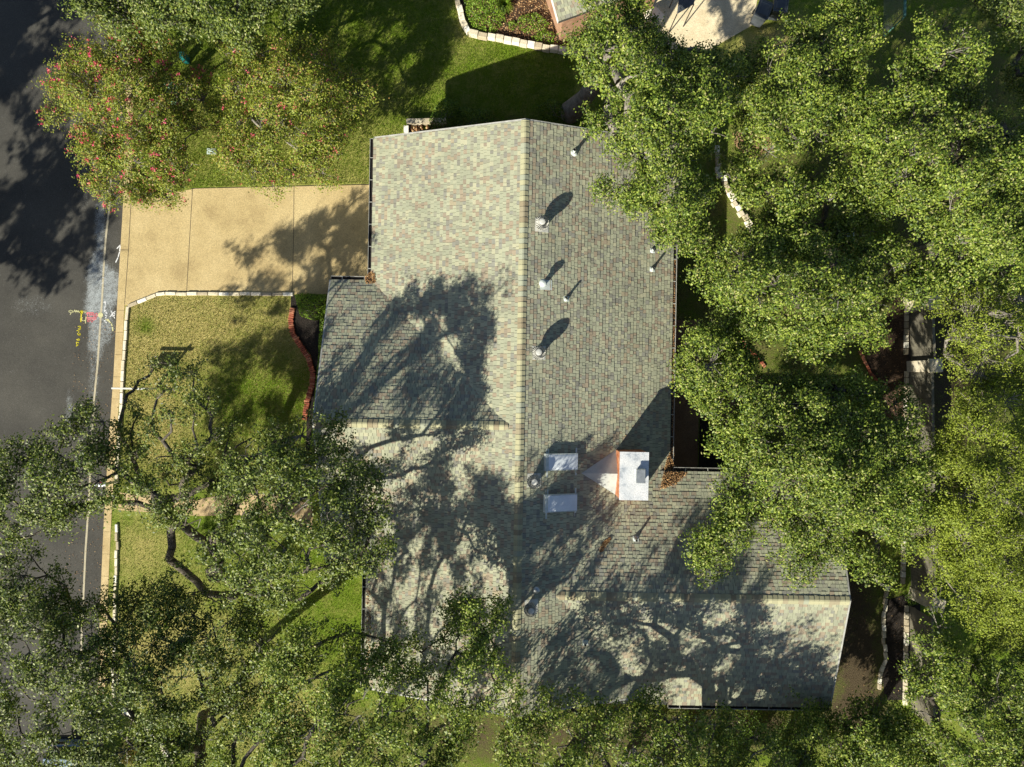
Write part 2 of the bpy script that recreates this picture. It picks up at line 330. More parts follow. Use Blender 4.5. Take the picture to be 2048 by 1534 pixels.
BARE_SHADE = [(1600, 620, 330, 420, 0.75), (1900, 300, 200, 330, 0.8), (1900, 800, 120, 400, 0.9), (1000, 1470, 500, 60, 0.8), (1700, 1180, 50, 200, 1.0), (1720, 1420, 80, 60, 1.0), (1450, 1450, 200, 40, 1.0), (1400, 460, 60, 90, 0.4), (1720, 1300, 60, 130, 1.0), (1380, 570, 60, 90, 0.55), (1720, 770, 40, 60, 0.3), (1600, 420, 150, 200, 0.6), (1560, 110, 80, 40, 0.5), (760, 1480, 120, 60, 0.5), (1000, 1480, 150, 50, 0.7), (1300, 1480, 200, 50, 0.8), (1600, 900, 200, 300, 0.5), (960, 180, 60, 60, 0.15), (1000, 250, 200, 20, 0.6)]  # bare earth, plus shade under the rear crowns and south eave painted as dark ground
lawn = grid('lawn', lambda y, nx: kerb_x(y) + 0.36 + (np.linspace(0, 1, nx)) * 60, -30, 30, 260, 260, 0.0, 'lawn',
            {'dry': lambda V: blobs(V, DRY, 0.15), 'bare': lambda V: blobs(V, BARE_SHADE, 0.0)})
grid('road', lambda y, nx: np.linspace(kerb_x(y) - 9.2, kerb_x(y) + 0.02, nx), -30, 30, 200, 60, ROADZ, 'asphalt',
     {'chalk': lambda V: blobs_h(V, [(198, 450, 12, 60, 0.75), (192, 560, 22, 60, 0.95), (190, 610, 24, 40, 1.0), (205, 560, 34, 30, 0.9), (188, 680, 16, 60, 0.8), (184, 760, 12, 60, 0.45), (215, 590, 20, 30, 0.9), (135, 820, 6, 40, 0.6), (60, 610, 40, 20, 0.28), (212, 650, 14, 40, 0.7), (170, 240, 14, 200, 0.3)], 0.0)})
grid('lawn_across_the_road', lambda y, nx: np.linspace(kerb_x(y) - 45, kerb_x(y) - 9.2, nx), -30, 30, 60, 60, -0.02, 'lawn',
     {'dry': lambda V: blobs(V, [], 0.2), 'bare': lambda V: blobs(V, [], 0.0)})
# kerb: upright face plus pan
mb = MB(); yy = np.linspace(-30, 30, 61)
for a, b in zip(yy[:-1], yy[1:]):
    b -= 0.012
    x0, x1 = kerb_x(a), kerb_x(b)
    w, zt = 0.36, 0.012
    mb.vf([(x0, a, ROADZ - .03), (x0 + w, a, ROADZ - .03), (x1 + w, b, ROADZ - .03), (x1, b, ROADZ - .03), (x0 + .03, a, zt), (x0 + w, a, zt), (x1 + w, b, zt), (x1 + .03, b, zt)],
          [(4, 5, 6, 7), (0, 1, 5, 4), (1, 2, 6, 5), (2, 3, 7, 6), (3, 0, 4, 7)])
tag(mb.build('kerb', 'kerb_concrete'), kind='structure')
def ribbon(mb, px, width, z, zt=None, m=0):
    w = [Vector(P(x, y, z)) for x, y in px]
    if zt is not None:
        pass
    for i in range(len(w) - 1):
        d = (w[i + 1] - w[i]).normalized(); n = Vector((-d.y, d.x, 0)) * width / 2
        mb.face([w[i] - n, w[i + 1] - n, w[i + 1] + n, w[i] + n][::1], m)
mb = MB(); ribbon(mb, [(236, 0), (228, 200), (219, 410), (211, 480), (207, 540), (204, 600), (201, 640), (195, 730), (188, 800), (182, 900), (178, 1000), (171, 1100), (165, 1230), (161, 1330), (150, 1600)], 0.085, ROADZ + .005)
tag(mb.build('sealed_road_joint', 'crack_seal'), 'pale sealed joint line running along the asphalt beside the kerb', 'road joint')
# driveway
dz = 0.016
drive_px = [(247, 400), (262, 400), (392, 377), (640, 371), (760, 369), (760, 560), (700, 588), (585, 588), (330, 587), (300, 592), (253, 610), (236, 610)]
mb = MB(); mb.prism([P(x, y, dz) for x, y in drive_px], ROADZ, dz); tag(mb.build('driveway', 'driveway_aggregate'), kind='structure')
mb = MB()
for l in ([(385, 377), (379, 480), (373, 587)], [(588, 372), (587, 480), (584, 588)], [(262, 402), (257, 500), (249, 609)], [(380, 377), (745, 369)], [(240, 500), (256, 500)]): ribbon(mb, l, 0.022, dz + .004)
mb.build('driveway_joints', 'joint', None); tag(bpy.data.objects['driveway_joints'], kind='structure')
# front walk, backyard paving, beds
walk = [(240, 985), (390, 1000), (470, 985), (560, 990), (625, 1010), (625, 1060), (560, 1035), (470, 1030), (400, 1032), (236, 1020)]
sheet('front_path', walk, 0.015, 'path_concrete')
sheet('rear_patio', [(1335, 640), (1400, 640), (1400, 700), (1470, 700), (1470, 835), (1397, 835), (1395, 960), (1335, 960)], 0.02, 'patio_aggregate')
sheet('water_basin_bed', [(1400, 837), (1480, 837), (1480, 960), (1397, 960)], 0.014, 'dark_soil')
sheet('mulch_bed', [(1795, 590), (1820, 590), (1824, 900), (1780, 880), (1760, 770), (1735, 730), (1732, 690), (1770, 640)], 0.012, 'mulch_soil')
sheet('rear_planting_bed', [(1775, 1200), (1840, 1180), (1845, 1400), (1770, 1400), (1765, 1350), (1775, 1320), (1771, 1270)], 0.012, 'dark_soil')
sheet('corner_bed', [(582, 590), (665, 590), (650, 900), (612, 900), (614, 800), (628, 745), (622, 710), (590, 670), (580, 640)], 0.012, 'dark_soil')
sheet('neighbour_bed', [(912, -60), (1180, -60), (1180, 100), (1140, 92), (1040, 80), (945, 58), (925, 20)], 0.06, 'mulch_soil')
sheet('play_area_dirt', [(1465, 262), (1540, 270), (1545, 300), (1500, 318), (1470, 290)], 0.010, 'brown_deck')
sheet('neighbour_terrace', [(1280, -80), (1530, -80), (1505, 50), (1400, 110), (1290, 95)], 0.012, 'cream_gravel')

# masonry edgings: rows of separate stones make one wall
def stone_row(name, px, width, h, label, cat, mat='limestone_block', unitlen=0.32, jitter=0.03, z0=0.0, group=None):
    w = [Vector(P(x, y, h)) for x, y in px]; mb = MB()
    for i in range(len(w) - 1):
        L = (w[i + 1] - w[i]).length; n = max(1, round(L / unitlen)); d = (w[i + 1] - w[i]) / L; ang = math.atan2(d.y, d.x)
        for k in range(n):
            c = w[i] + d * L * (k + .5) / n + Vector((-d.y, d.x, 0)) * random.uniform(-1, 1) * jitter
            mb.obox((c.x, c.y), ang + random.uniform(-1, 1) * jitter, L / n - 0.008, width * random.uniform(1 - jitter * 3, 1 + jitter * 3), z0, h + random.uniform(-1, 1) * jitter * .5, 0, 0.94)
    o = mb.build(name, mat); b = o.modifiers.new('bevel', 'BEVEL'); b.width = 0.012; b.segments = 1
    return tag(o, label, cat, group)
stone_row('limestone_edging', [(586, 588), (330, 587), (311, 589), (255, 612), (252, 640), (245, 740), (240, 830), (234, 920), (231, 968)], 0.15, 0.09, 'long white limestone edging from driveway corner along the kerb to the front path', 'edging', unitlen=0.5, jitter=0.012)
stone_row('limestone_edging', [(232, 1048), (233, 1100), (231, 1150), (228, 1250), (226, 1340), (226, 1395), (232, 1410)], 0.13, 0.09, 'white limestone edging beside the kerb below the front path, under the oaks', 'edging', unitlen=0.4)
stone_row('limestone_edging', [(243, 1418), (262, 1435), (290, 1457), (318, 1490), (345, 1530)], 0.18, 0.18, 'short diagonal limestone edging under the oaks by the parked vehicle', 'edging', unitlen=0.42)
stone_row('limestone_garden_wall', [(908, -40), (917, 10), (925, 40), (938, 62), (975, 70), (1040, 82), (1100, 94), (1150, 100), (1190, 112)], 0.24, 0.30, 'curving white limestone wall holding the neighbour planting bed above the lawn', 'garden wall', unitlen=0.34, jitter=0.03)
stone_row('stone_edging', [(1446, 350), (1452, 375), (1475, 410), (1495, 440), (1512, 472)], 0.24, 0.2, 'rough pale stone edging running between the oak crowns east of the roof', 'edging', unitlen=0.26, jitter=0.07)
stone_row('stone_edging', [(1436, 290), (1437, 320), (1440, 355)], 0.22, 0.2, 'short bluish stone edging in the gap between oak crowns', 'edging', unitlen=0.3, jitter=0.05)
stone_row('stone_edging', [(1778, 1170), (1772, 1210), (1768, 1250), (1770, 1290), (1774, 1320), (1764, 1345), (1760, 1380)], 0.14, 0.12, 'grey stone edging between bare earth and dark bed by the gable end', 'edging', mat='limestone_block', unitlen=0.3, jitter=0.04)
stone_row('brick_edging', [(585, 615), (581, 640), (584, 665), (600, 690), (616, 715), (625, 745), (624, 770), (614, 800), (608, 840)], 0.24, 0.10, 'curving red brick edging around the dark corner bed', 'edging', 'brick_paver', 0.10, 0.02)
stone_row('brick_edging', [(1722, 700), (1730, 722), (1742, 748), (1757, 762)], 0.12, 0.10, 'curving red brick edging beside the brown mulch bed at the fence', 'edging', 'brick_paver', 0.22, 0.02)
stone_row('brick_edging', [(1475, 660), (1490, 690), (1515, 712), (1530, 735)], 0.14, 0.10, 'short red brick edging half hidden between the rear oak crowns', 'edging', 'brick_paver', 0.22, 0.03)

# ---------------------------------------------------------------- the house
EZ, SM = 2.90, 0.375
RX, ZR = 0.33, 0.0
MX0, MX1, MY0, MY1 = -5.84, 6.52, -12.55, 9.95
ZR = EZ + SM * (RX - MX0)
LX0, LY0, LY1 = -7.50, -7.35, 4.13; LYR = (LY0 + LY1) / 2; LZR = EZ + SM * (LY1 - LYR)
WX1, WY0, WY1 = 13.16, -12.97, -3.46; WYR = -8.16; WEZ = 3.08; SWN = 0.33; WZR = WEZ + SWN * (WY1 - WYR); SWS = (WZR - WEZ) / (WYR - WY0)
PL = {}
def zM(x): return ZR - SM * abs(x - RX)
def zL(y): return LZR - SM * abs(y - LYR)
def zW(y): return WZR - (SWN * (y - WYR) if y > WYR else SWS * (WYR - y))
def zroof(x, y):
    z = -1
    if MX0 <= x <= MX1 and MY0 <= y <= MY1: z = max(z, zM(x))
    if LX0 <= x <= RX and LY0 <= y <= LY1: z = max(z, zL(y))
    if RX <= x <= WX1 and WY0 <= y <= WY1: z = max(z, zW(y))
    return z
house = empty('shingled_house', (0, 0, 0), 'single storey house with weathered grey green and tan shingle roof of crossing gables', 'house')
roof_root = MB()
def deck(a, b, c, d, th=0.14):
    a, b, c, d = map(Vector, (a, b, c, d)); dn = Vector((0, 0, -th))
    roof_root.vf([a, b, c, d, a + dn, b + dn, c + dn, d + dn], [(0, 1, 2, 3), (7, 6, 5, 4), (0, 4, 5, 1), (1, 5, 6, 2), (2, 6, 7, 3), (3, 7, 4, 0)])
E = 0.02
deck((MX0, MY1, EZ - E), (MX0, MY0, EZ - E), (RX, MY0, ZR - E), (RX, MY1, ZR - E))
deck((MX1, MY0, EZ - E), (MX1, MY1, EZ - E), (RX, MY1, ZR - E), (RX, MY0, ZR - E))
deck((LX0, LYR, LZR - E), (0.1, LYR, LZR - E), (0.1, LY1, EZ - E), (LX0, LY1, EZ - E))
deck((LX0, LY0, EZ - E), (0.1, LY0, EZ - E), (0.1, LYR, LZR - E), (LX0, LYR, LZR - E))
deck((0.6, WYR, WZR - E), (WX1, WYR, WZR - E), (WX1, WY1, WEZ - E), (0.6, WY1, WEZ - E))
deck((0.6, WY0, WEZ - E), (WX1, WY0, WEZ - E), (WX1, WYR, WZR - E), (0.6, WYR, WZR - E))
roof = roof_root.build('roof', 'underlay', house)
def shingles(o, a, u, la, lu, name, label=None):
    """o: eave corner, a: unit along the eave, u: unit up the slope; rows of thin separate tabs, lower edge thicker"""
    o, a, u = Vector(o), Vector(a), Vector(u); n = a.cross(u); n = n if n.z > 0 else -n
    ex = 0.14; rows = int(lu / ex) + 1; V = []; Fq = []
    for r in range(rows):
        s0 = r * ex; s1 = min(s0 + ex + 0.02, lu); x = -random.uniform(0, .1)
        if s1 - s0 < 0.03: continue
        wav = random.uniform(-.002, .002)
        while x < la:
            w = random.choice((.10, .125, .15, .175, .20)) * random.uniform(.9, 1.1); x0, x1 = max(x, 0), min(x + w, la); x += w
            if x1 - x0 < 0.02: continue
            c = o + a * ((x0 + x1) / 2) + u * ((s0 + s1) / 2)
            if zroof(c.x, c.y) > c.z + 0.06: continue
            hi = random.random() < .5; t = (0.024 if hi else 0.015) + wav + random.uniform(0, .0015)
            e0 = -0.006 if r == 0 else 0.0; sj = random.uniform(-.004, .004)
            b = [o + a * (x0 + .006) + u * (s0 + sj + e0), o + a * (x1 - .006) + u * (s0 + sj + e0), o + a * (x1 - .006) + u * s1, o + a * (x0 + .006) + u * s1]
            top = [b[0] + n * t, b[1] + n * t, b[2] + n * (t - .0125), b[3] + n * (t - .0125)]
            i = len(V); V += [b[0] - n * .004, b[1] - n * .004, *top, b[2] - n * .004, b[3] - n * .004]
            Fq += [(i + 2, i + 3, i + 4, i + 5), (i, i + 1, i + 3, i + 2), (i + 1, i + 6, i + 4, i + 3), (i + 7, i, i + 2, i + 5)]
    me = bpy.data.meshes.new(name); me.from_pydata([tuple(v) for v in V], [], Fq); me.update()
    o2 = link_mesh(name, me, 'shingle', roof)
    if label: o2['label'] = label
    return o2
def slope_u(dx, dy, s): v = Vector((dx, dy, s)); return v.normalized()
def slen(run, s): return run * math.sqrt(1 + s * s)
shingles((MX0, MY0, EZ), (0, 1, 0), slope_u(1, 0, SM), MY1 - MY0, slen(RX - MX0, SM), 'roof_slope', 'sunlit street side slope of the main roof')
shingles((MX1, MY0, EZ), (0, 1, 0), slope_u(-1, 0, SM), MY1 - MY0, slen(MX1 - RX, SM), 'roof_slope', 'back slope of the main roof with vents and skylights')
shingles((LX0, LY1, EZ), (1, 0, 0), slope_u(0, -1, SM), 7.6, slen(LY1 - LYR, SM), 'roof_slope', 'shaded slope of the front gable above the driveway')
shingles((LX0, LY0, EZ), (1, 0, 0), slope_u(0, 1, SM), 7.6, slen(LYR - LY0, SM), 'roof_slope', 'sunlit slope of the front gable under oak shade')
shingles((0.6, WY1, WEZ), (1, 0, 0), slope_u(0, -1, SWN), WX1 - 0.6, slen(WY1 - WYR, SWN), 'roof_slope', 'shaded slope of the rear wing facing the patio')
shingles((0.6, WY0, WEZ), (1, 0, 0), slope_u(0, 1, SWS), WX1 - 0.6, slen(WYR - WY0, SWS), 'roof_slope', 'sunlit slope of the rear wing')
def ridge(p0, p1, s0, s1, name='ridge_cap'):
    p0, p1 = Vector(p0), Vector(p1); L = (p1 - p0).length; d = (p1 - p0) / L; nrm = Vector((-d.y, d.x, 0)); mb = MB(); k = 0; ex = 0.2
    while k * ex < L - .05:
        a = p0 + d * k * ex; b = p0 + d * min(k * ex + ex + .03, L); h0, h1 = 0.022, 0.042; w = 0.165 + random.uniform(-.006, .006)
        pts = []
        for q, h in ((a, h0 + (k % 2) * .002), (b, h1 + (k % 2) * .002)):
            pts += [q + nrm * w + Vector((0, 0, h - w * s0)), q + nrm * .03 + Vector((0, 0, h + .008)), q - nrm * .03 + Vector((0, 0, h + .008)), q - nrm * w + Vector((0, 0, h - w * s1))]
        lo = [q - Vector((0, 0, .016)) for q in pts]
        mb.vf(pts + lo, [(0, 1, 5, 4), (1, 2, 6, 5), (2, 3, 7, 6), (4, 5, 13, 12), (5, 6, 14, 13), (6, 7, 15, 14), (0, 4, 12, 8), (3, 11, 15, 7)]); k += 1
    return mb.build(name, 'ridge_shingle', roof)
ridge((RX, MY0, ZR), (RX, MY1, ZR), SM, SM)
ridge((LX0, LYR, LZR), (-0.12, LYR, LZR), SM, SM)
ridge((1.75, WYR, WZR), (WX1, WYR, WZR), SWN, SWS)
# rake trim, fascia, walls
def rake(p, q):
    mb = MB(); p, q = Vector(p), Vector(q); d = Vector((0, 0, 1)); w = Vector((0, .03, 0)) if abs(p.x - q.x) > abs(p.y - q.y) else Vector((.03, 0, 0))
    mb.vf([p - w, q - w, q + w, p + w, p - w - d * .2, q - w - d * .2, q + w - d * .2, p + w - d * .2], [(0, 1, 2, 3), (7, 6, 5, 4), (0, 4, 5, 1), (2, 6, 7, 3), (1, 5, 6, 2), (3, 7, 4, 0)])
    mb.build('rake_board', 'gutter_metal', roof)
o_ = 0.012
for y in (MY1 + .032, MY0 - .032): rake((MX0, y, EZ + o_), (RX, y, ZR + o_)); rake((MX1, y, EZ + o_), (RX, y, ZR + o_))
rake((LX0 - .032, LY0, EZ + o_), (LX0 - .032, LYR, LZR + o_)); rake((LX0 - .032, LY1, EZ + o_), (LX0 - .032, LYR, LZR + o_))
rake((WX1 + .032, WY0, WEZ + o_), (WX1 + .032, WYR, WZR + o_)); rake((WX1 + .032, WY1, WEZ + o_), (WX1 + .032, WYR, WZR + o_))
mb = MB()
def gable_block(x0, x1, y0, y1, ze, axis, zr, mid):
    if axis == 'y':
        prof = [(x0, 0), (x1, 0), (x1, ze), (mid, zr), (x0, ze)]
        a = [(x, y0, z) for x, z in prof]; b = [(x, y1, z) for x, z in prof]
    else:
        prof = [(y0, 0), (y1, 0), (y1, ze), (mid, zr), (y0, ze)]
        a = [(x0, y, z) for y, z in prof]; b = [(x1, y, z) for y, z in prof]
    n = 5; mb.vf(a + b, [tuple(range(n)), tuple(range(2 * n - 1, n - 1, -1))] + [(i, i + n, (i + 1) % n + n, (i + 1) % n) for i in range(n)])
ov = 0.5
gable_block(MX0 + ov, MX1 - ov, MY0 + .35, MY1 - .35, EZ + SM * ov - .22, 'y', ZR - .22, RX)
gable_block(LX0 + .35, 0, LY0 + ov, LY1 - ov, EZ + SM * ov - .22, 'x', LZR - .22, LYR)
gable_block(2, WX1 - .4, WY0 + ov, WY1 - ov, WEZ + .33 * ov - .22, 'x', WZR - .22, WYR)
mb.build('wall', 'red_brick', house)
mb = MB(); mb.box(MX0 + ov - .03, MX0 + ov + .02, 4.9, 9.3, 0.03, 2.25)
gd = mb.build('garage_door', 'white_trim', house)
mb = MB(); mb.box(LX0 + .35 - .03, LX0 + .4, -3.2, -1.4, .9, 2.2); wf = mb.build('window', 'white_trim', house)
mb = MB(); mb.box(LX0 + .35 - .04, LX0 + .4, -3.12, -1.48, .98, 2.12); mb.build('pane', 'glass_dark', wf)
# gutters
def gutter(p, q, out, ties=True):
    p, q, out = Vector(p), Vector(q), Vector(out); g = MB(); z = Vector((0, 0, 1)); w = .125; th = .014
    def bar(a, b, c, d, m): g.vf([a, b, b + d, a + d, a + c, b + c, b + c + d, a + c + d], [(0, 1, 2, 3), (7, 6, 5, 4), (0, 4, 5, 1), (1, 5, 6, 2), (2, 6, 7, 3), (3, 7, 4, 0)], m)
    i = out * .022
    bar(p + i - z * .12, q + i - z * .12, out * w, z * .012, 0)
    bar(p + i + out * w - z * .12, q + i + out * w - z * .12, out * th, z * .118, 0)
    bar(p + i + out * .004 - z * .1075, q + i + out * .004 - z * .1075, out * (w - .006), z * .05, 1)
    d = (q - p).normalized(); L = (q - p).length
    bar(p + i - z * .12 - d * .005, p + i - z * .12, out * w, z * .11, 0); bar(q + i - z * .12, q + i - z * .12 + d * .005, out * w, z * .11, 0)
    if ties:
        k = 0.45
        while k < L: bar(p + i + d * k - z * .008, p + i + d * (k + .025) - z * .008, out * (w + .012), z * .006, 0); k += .91
    return g.build('gutter', ['gutter_metal', 'gutter_dirt'], roof)
gutter((MX0, LY1 + .02, EZ), (MX0, MY1, EZ), (-1, 0, 0)); gutter((MX0, MY0, EZ), (MX0, LY0, EZ), (-1, 0, 0))
gutter((MX1, WY1 + .02, EZ), (MX1, MY1, EZ), (1, 0, 0)); gutter((LX0, LY1, EZ), (MX0 - .15, LY1, EZ), (0, 1, 0))
gutter((LX0, LY0, EZ), (MX0 - .15, LY0, EZ), (0, -1, 0)); gutter((MX1 + .15, WY1, WEZ), (WX1, WY1, WEZ), (0, 1, 0)); gutter((6.6, WY0, WEZ), (WX1, WY0, WEZ), (0, -1, 0))

# skylights
for (y0, y1) in ((-3.27, -2.68), (-4.86, -4.24)):
    x0, x1 = 1.36, 2.52; n = Vector((SM, 0, 1)).normalized(); u = Vector((1, 0, -SM)).normalized()
    def q(x, y, h): return Vector((x, y, zM(x))) + n * h
    mb = MB(); lo = [q(x0, y0, -.02), q(x1, y0, -.02), q(x1, y1, -.02), q(x0, y1, -.02)]; hi = [q(x0, y0, .22), q(x1, y0, .22), q(x1, y1, .22), q(x0, y1, .22)]
    mb.vf(lo + hi, [(4, 5, 6, 7), (0, 1, 5, 4), (1, 2, 6, 5), (2, 3, 7, 6), (3, 0, 4, 7)])
    sk = mb.build('skylight', 'galvanised', roof)
    mb = MB(); N = 12; Mv = []
    for i in range(N + 1):
        for j in range(N + 1):
            s, t = i / N, j / N; bulge = .03 * min(1, 5 * min(s, 1 - s)) ** .6 * min(1, 5 * min(t, 1 - t)) ** .6
            Mv.append(q(x0 + .01 + (x1 - x0 - .02) * s, y0 + .01 + (y1 - y0 - .02) * t, .22 + .012 + bulge))
    mb.vf(Mv, [(i * (N + 1) + j, (i + 1) * (N + 1) + j, (i + 1) * (N + 1) + j + 1, i * (N + 1) + j + 1) for i in range(N) for j in range(N)])
    mb.build('dome', 'skylight_acrylic', sk, True)
    mb = MB()
    for (a, b, c, d) in ((x0 - .10, x0 + .02, y0 - .03, y1 + .03), (x0, x1, y0 - .025, y0), (x0, x1, y1, y1 + .025), (x1 - .01, x1 + .05, y0 - .25, y1 + .22), (x0 - .02, x0 + .10, y1, y1 + .2), (x0, x0 + .06, y0 - .3, y0)):
        h = .228 if (c, d) in ((y0 - .025, y0), (y1, y1 + .025)) or a == x0 - .10 else .028
        mb.vf([q(a, c, .0), q(b, c, .0), q(b, d, .0), q(a, d, .0), q(a, c, h), q(b, c, h), q(b, d, h), q(a, d, h)], [(4, 5, 6, 7), (0, 1, 5, 4), (1, 2, 6, 5), (2, 3, 7, 6), (3, 0, 4, 7)])
    mb.build('flashing', 'lead_white', sk)
# chimney with flat metal top, rust streaked face and cricket
cx0, cx1, cy0, cy1, ct = 4.18, 5.24, -4.34, -2.56, 4.92
mb = MB(); mb.vf([(cx0, cy0, 2.9), (cx1, cy0, 2.9), (cx1, cy1, 2.9), (cx0, cy1, 2.9), (cx0, cy0, ct), (cx1, cy0, ct), (cx1, cy1, ct), (cx0, cy1, ct)], [(0, 1, 5, 4), (1, 2, 6, 5), (2, 3, 7, 6), (3, 0, 4, 7)])
chim = mb.build('chimney', 'rust', roof)
mb = MB(); mb.prism([(cx0 - .02, cy0 - .03), (cx1 + .03, cy0 - .03), (cx1 + .03, cy1 + .03), (cx0 - .02, cy1 + .03)], ct + .002, ct + .03); mb.build('chimney_cap', 'chimney_metal', chim)
mb = MB(); fx, fy = 4.93, -3.42
mb.obox((fx, fy), 0, .28, .44, ct + .031, ct + .2); mb.obox((fx, fy), 0, .36, .56, ct + .24, ct + .28, 0, .9)
for a in (-.12, .12):
    for b in (-.2, .2): mb.obox((fx + a, fy + b), 0, .03, .03, ct + .2, ct + .24)
mb.build('flue', 'galvanised', chim)
mb = MB(); cyc = (cy0 + cy1) / 2; za = 4.30; xa = RX + (ZR - za) / SM; zb = zM(cx0) + .03
A, B, C, D = (xa, cyc, za + .03), (cx0 - .002, cyc, za + .03), (cx0 - .002, cy0, zb), (cx0 - .002, cy1, zb)
mb.face([A, C, B]); mb.face([A, B, D]); mb.build('cricket', 'cricket_metal', chim)
# turbine vents
def turbine(x, y, lab=None):
    z = zM(x); mb = MB(); mb.lathe((x, y, z - .1), [(.17, 0), (.17, .36)], 18, 0, False)
    t = mb.build('turbine_vent', 'dull_steel', roof, True)
    mb = MB(); mb.lathe((x, y, z + .62), [(.12, 0), (.07, .015), (.0, .02)], 18, 0, False); mb.lathe((x, y, z + .26), [(.15, 0), (.19, .02), (.19, .04)], 18, 0, False); mb.build('turbine_cap', 'dull_steel', t)
    mb = MB()
    for k in range(22):
        a0 = 2 * math.pi * k / 22; vs = []
        for j in range(7):
            s = j / 6; ph = s * math.pi; r = .14 + .15 * math.sin(ph) ** .8 * (1 - .1 * s); zz = z + .28 + .35 * s; tw = a0 + s * .5
            vs.append((x + r * math.cos(tw), y + r * math.sin(tw), zz)); r2 = r - .045; tw2 = tw + .17; vs.append((x + r2 * math.cos(tw2), y + r2 * math.sin(tw2), zz))
        mb.vf(vs, [(2 * j, 2 * j + 1, 2 * j + 3, 2 * j + 2) for j in range(6)])
    mb.lathe((x, y, z + .28), [(.10, 0), (.17, .12), (.17, .22), (.1, .34)], 14, 1, False)
    mb.build('turbine_blades', ['dull_steel', 'dark_metal'], t)
    n = Vector((SM, 0, 1)).normalized(); mb = MB(); c = Vector((x, y, z))
    mb.vf([c + Vector((a, b, -SM * a)) + n * h for h in (.018, .03) for a, b in ((-.26, -.26), (.26, -.26), (.26, .26), (-.26, .26))], [(4, 5, 6, 7), (0, 1, 5, 4), (1, 2, 6, 5), (2, 3, 7, 6), (3, 0, 4, 7)])
    mb.build('flashing', 'dull_steel', t); return t
for x, y in ((1.02, 6.05), (.98, 1.18), (.90, -3.66), (.86, -8.45)): turbine(x, y)
# plumbing pipes
def pipe(x, y, h=.38, r=.045, zf=None, grad=(SM, 0)):
    z = zroof(x, y); mb = MB(); mb.tube([(x, y, z - .05), (x, y, z + h)], r, 12, 0, False); mb.lathe((x, y, z + h), [(r, 0), (r * .7, 0), (r * .7, -.06)], 12, 1, True)
    p = mb.build('vent_pipe', ['lead_white', 'dark_metal'], roof, True)
    mb = MB(); mb.lathe((x, y, z), [(r * 2.6, -.02), (r * 1.3, .14)], 14, 0, False)
    gx, gy = grad; c = Vector((x, y, z))
    mb.vf([c + Vector((a, b, -gx * a - gy * b + hh)) for hh in (.018, .032) for a, b in ((-.09, -.10), (.13, -.10), (.13, .10), (-.09, .10))], [(4, 5, 6, 7), (0, 1, 5, 4), (1, 2, 6, 5), (2, 3, 7, 6), (3, 0, 4, 7)])
    mb.build('flashing', 'lead_white', p)
pipe(2.24, 8.98, .4, .06); pipe(2.02, 3.30); pipe(5.58, 5.48); pipe(5.58, 4.72); pipe(4.98, -6.05, .36, .045, None, (0, SWN)); pipe(3.02, -10.1, .3, .045)
mb = MB(); x, y = 1.12, 3.80; z = zM(x)
mb.tube([(x, y, z - .05), (x, y, z + .34)], .09, 14, 0, False); mb.lathe((x - .02, y, z + .33), [(.13, 0), (.15, .03), (.15, .09), (.09, .14), (0, .155)], 16, 0, False)
hv = mb.build('hooded_vent', 'lead_white', roof, True)
mb = MB(); mb.vf([(x + a, y + b, zM(x + a) + hh) for hh in (.018, .032) for a, b in ((-.12, -.2), (.34, -.2), (.34, .18), (-.12, .18))], [(4, 5, 6, 7), (0, 1, 5, 4), (1, 2, 6, 5), (2, 3, 7, 6), (3, 0, 4, 7)]); mb.build('flashing', 'lead_white', hv)
mb = MB(); x, y = 1.06, -7.78; z = zM(x); mb.tube([(x, y, z - .05), (x, y, z + .25)], .1, 14, 0, False); mb.lathe((x, y, z + .25), [(.12, 0), (.14, .02), (.12, .06), (0, .09)], 16, 0, False); mb.build('round_vent', 'galvanised', roof, True)

# ---------------------------------------------------------------- trees
def inside(pt, poly):
    x, y = pt[:, 0], pt[:, 1]; r = np.zeros(len(pt), bool); n = len(poly)
    for i in range(n):
        x0, y0 = poly[i]; x1, y1 = poly[i - 1]
        c = ((y0 > y) != (y1 > y)) & (x < (x1 - x0) * (y - y0) / ((y1 - y0) if y1 != y0 else 1e-9) + x0); r ^= c
    return r
def edge_dist(pt, poly):
    best = np.full(len(pt), 1e9); n = len(poly)
    for i in range(n):
        a = np.array(poly[i - 1], float); b = np.array(poly[i], float); d = b - a; t = np.clip(((pt - a) @ d) / max(d @ d, 1e-9), 0, 1)
        best = np.minimum(best, np.linalg.norm(pt - a - t[:, None] * d, axis=1))
    return best
def fill(poly, r, spacing, zlo, zhi, lr):
    """crown clumps inside a traced outline"""
    poly = [tuple(p) for p in poly]; a = np.array(poly, float); lo, hi = a.min(0), a.max(0)
    cand = lr.uniform(lo, hi, (9000, 2)); ok = inside(cand, poly); cand = cand[ok]; d = edge_dist(cand, poly)
    keep = d > r * 0.55; cand, d = cand[keep], d[keep]; pts = []; ds = []
    for p, q in zip(cand, d):
        if all((p[0] - s[0]) ** 2 + (p[1] - s[1]) ** 2 > spacing ** 2 for s in pts): pts.append(p); ds.append(q)
        if len(pts) > 260: break
    pts = np.array(pts); ds = np.array(ds); R_ = max(ds.max(), r * 1.5)
    z = zlo + (zhi - zlo) * np.clip(ds / R_, 0, 1) ** .7 * lr.uniform(.72, 1.0, len(ds)) + lr.uniform(-.3, .3, len(ds))
    return np.concatenate([PN(pts, z), (r * (H - z) / F)[:, None]], 1)
TOTAL = [0]; LEAFK = 1.7; GAP = -.45
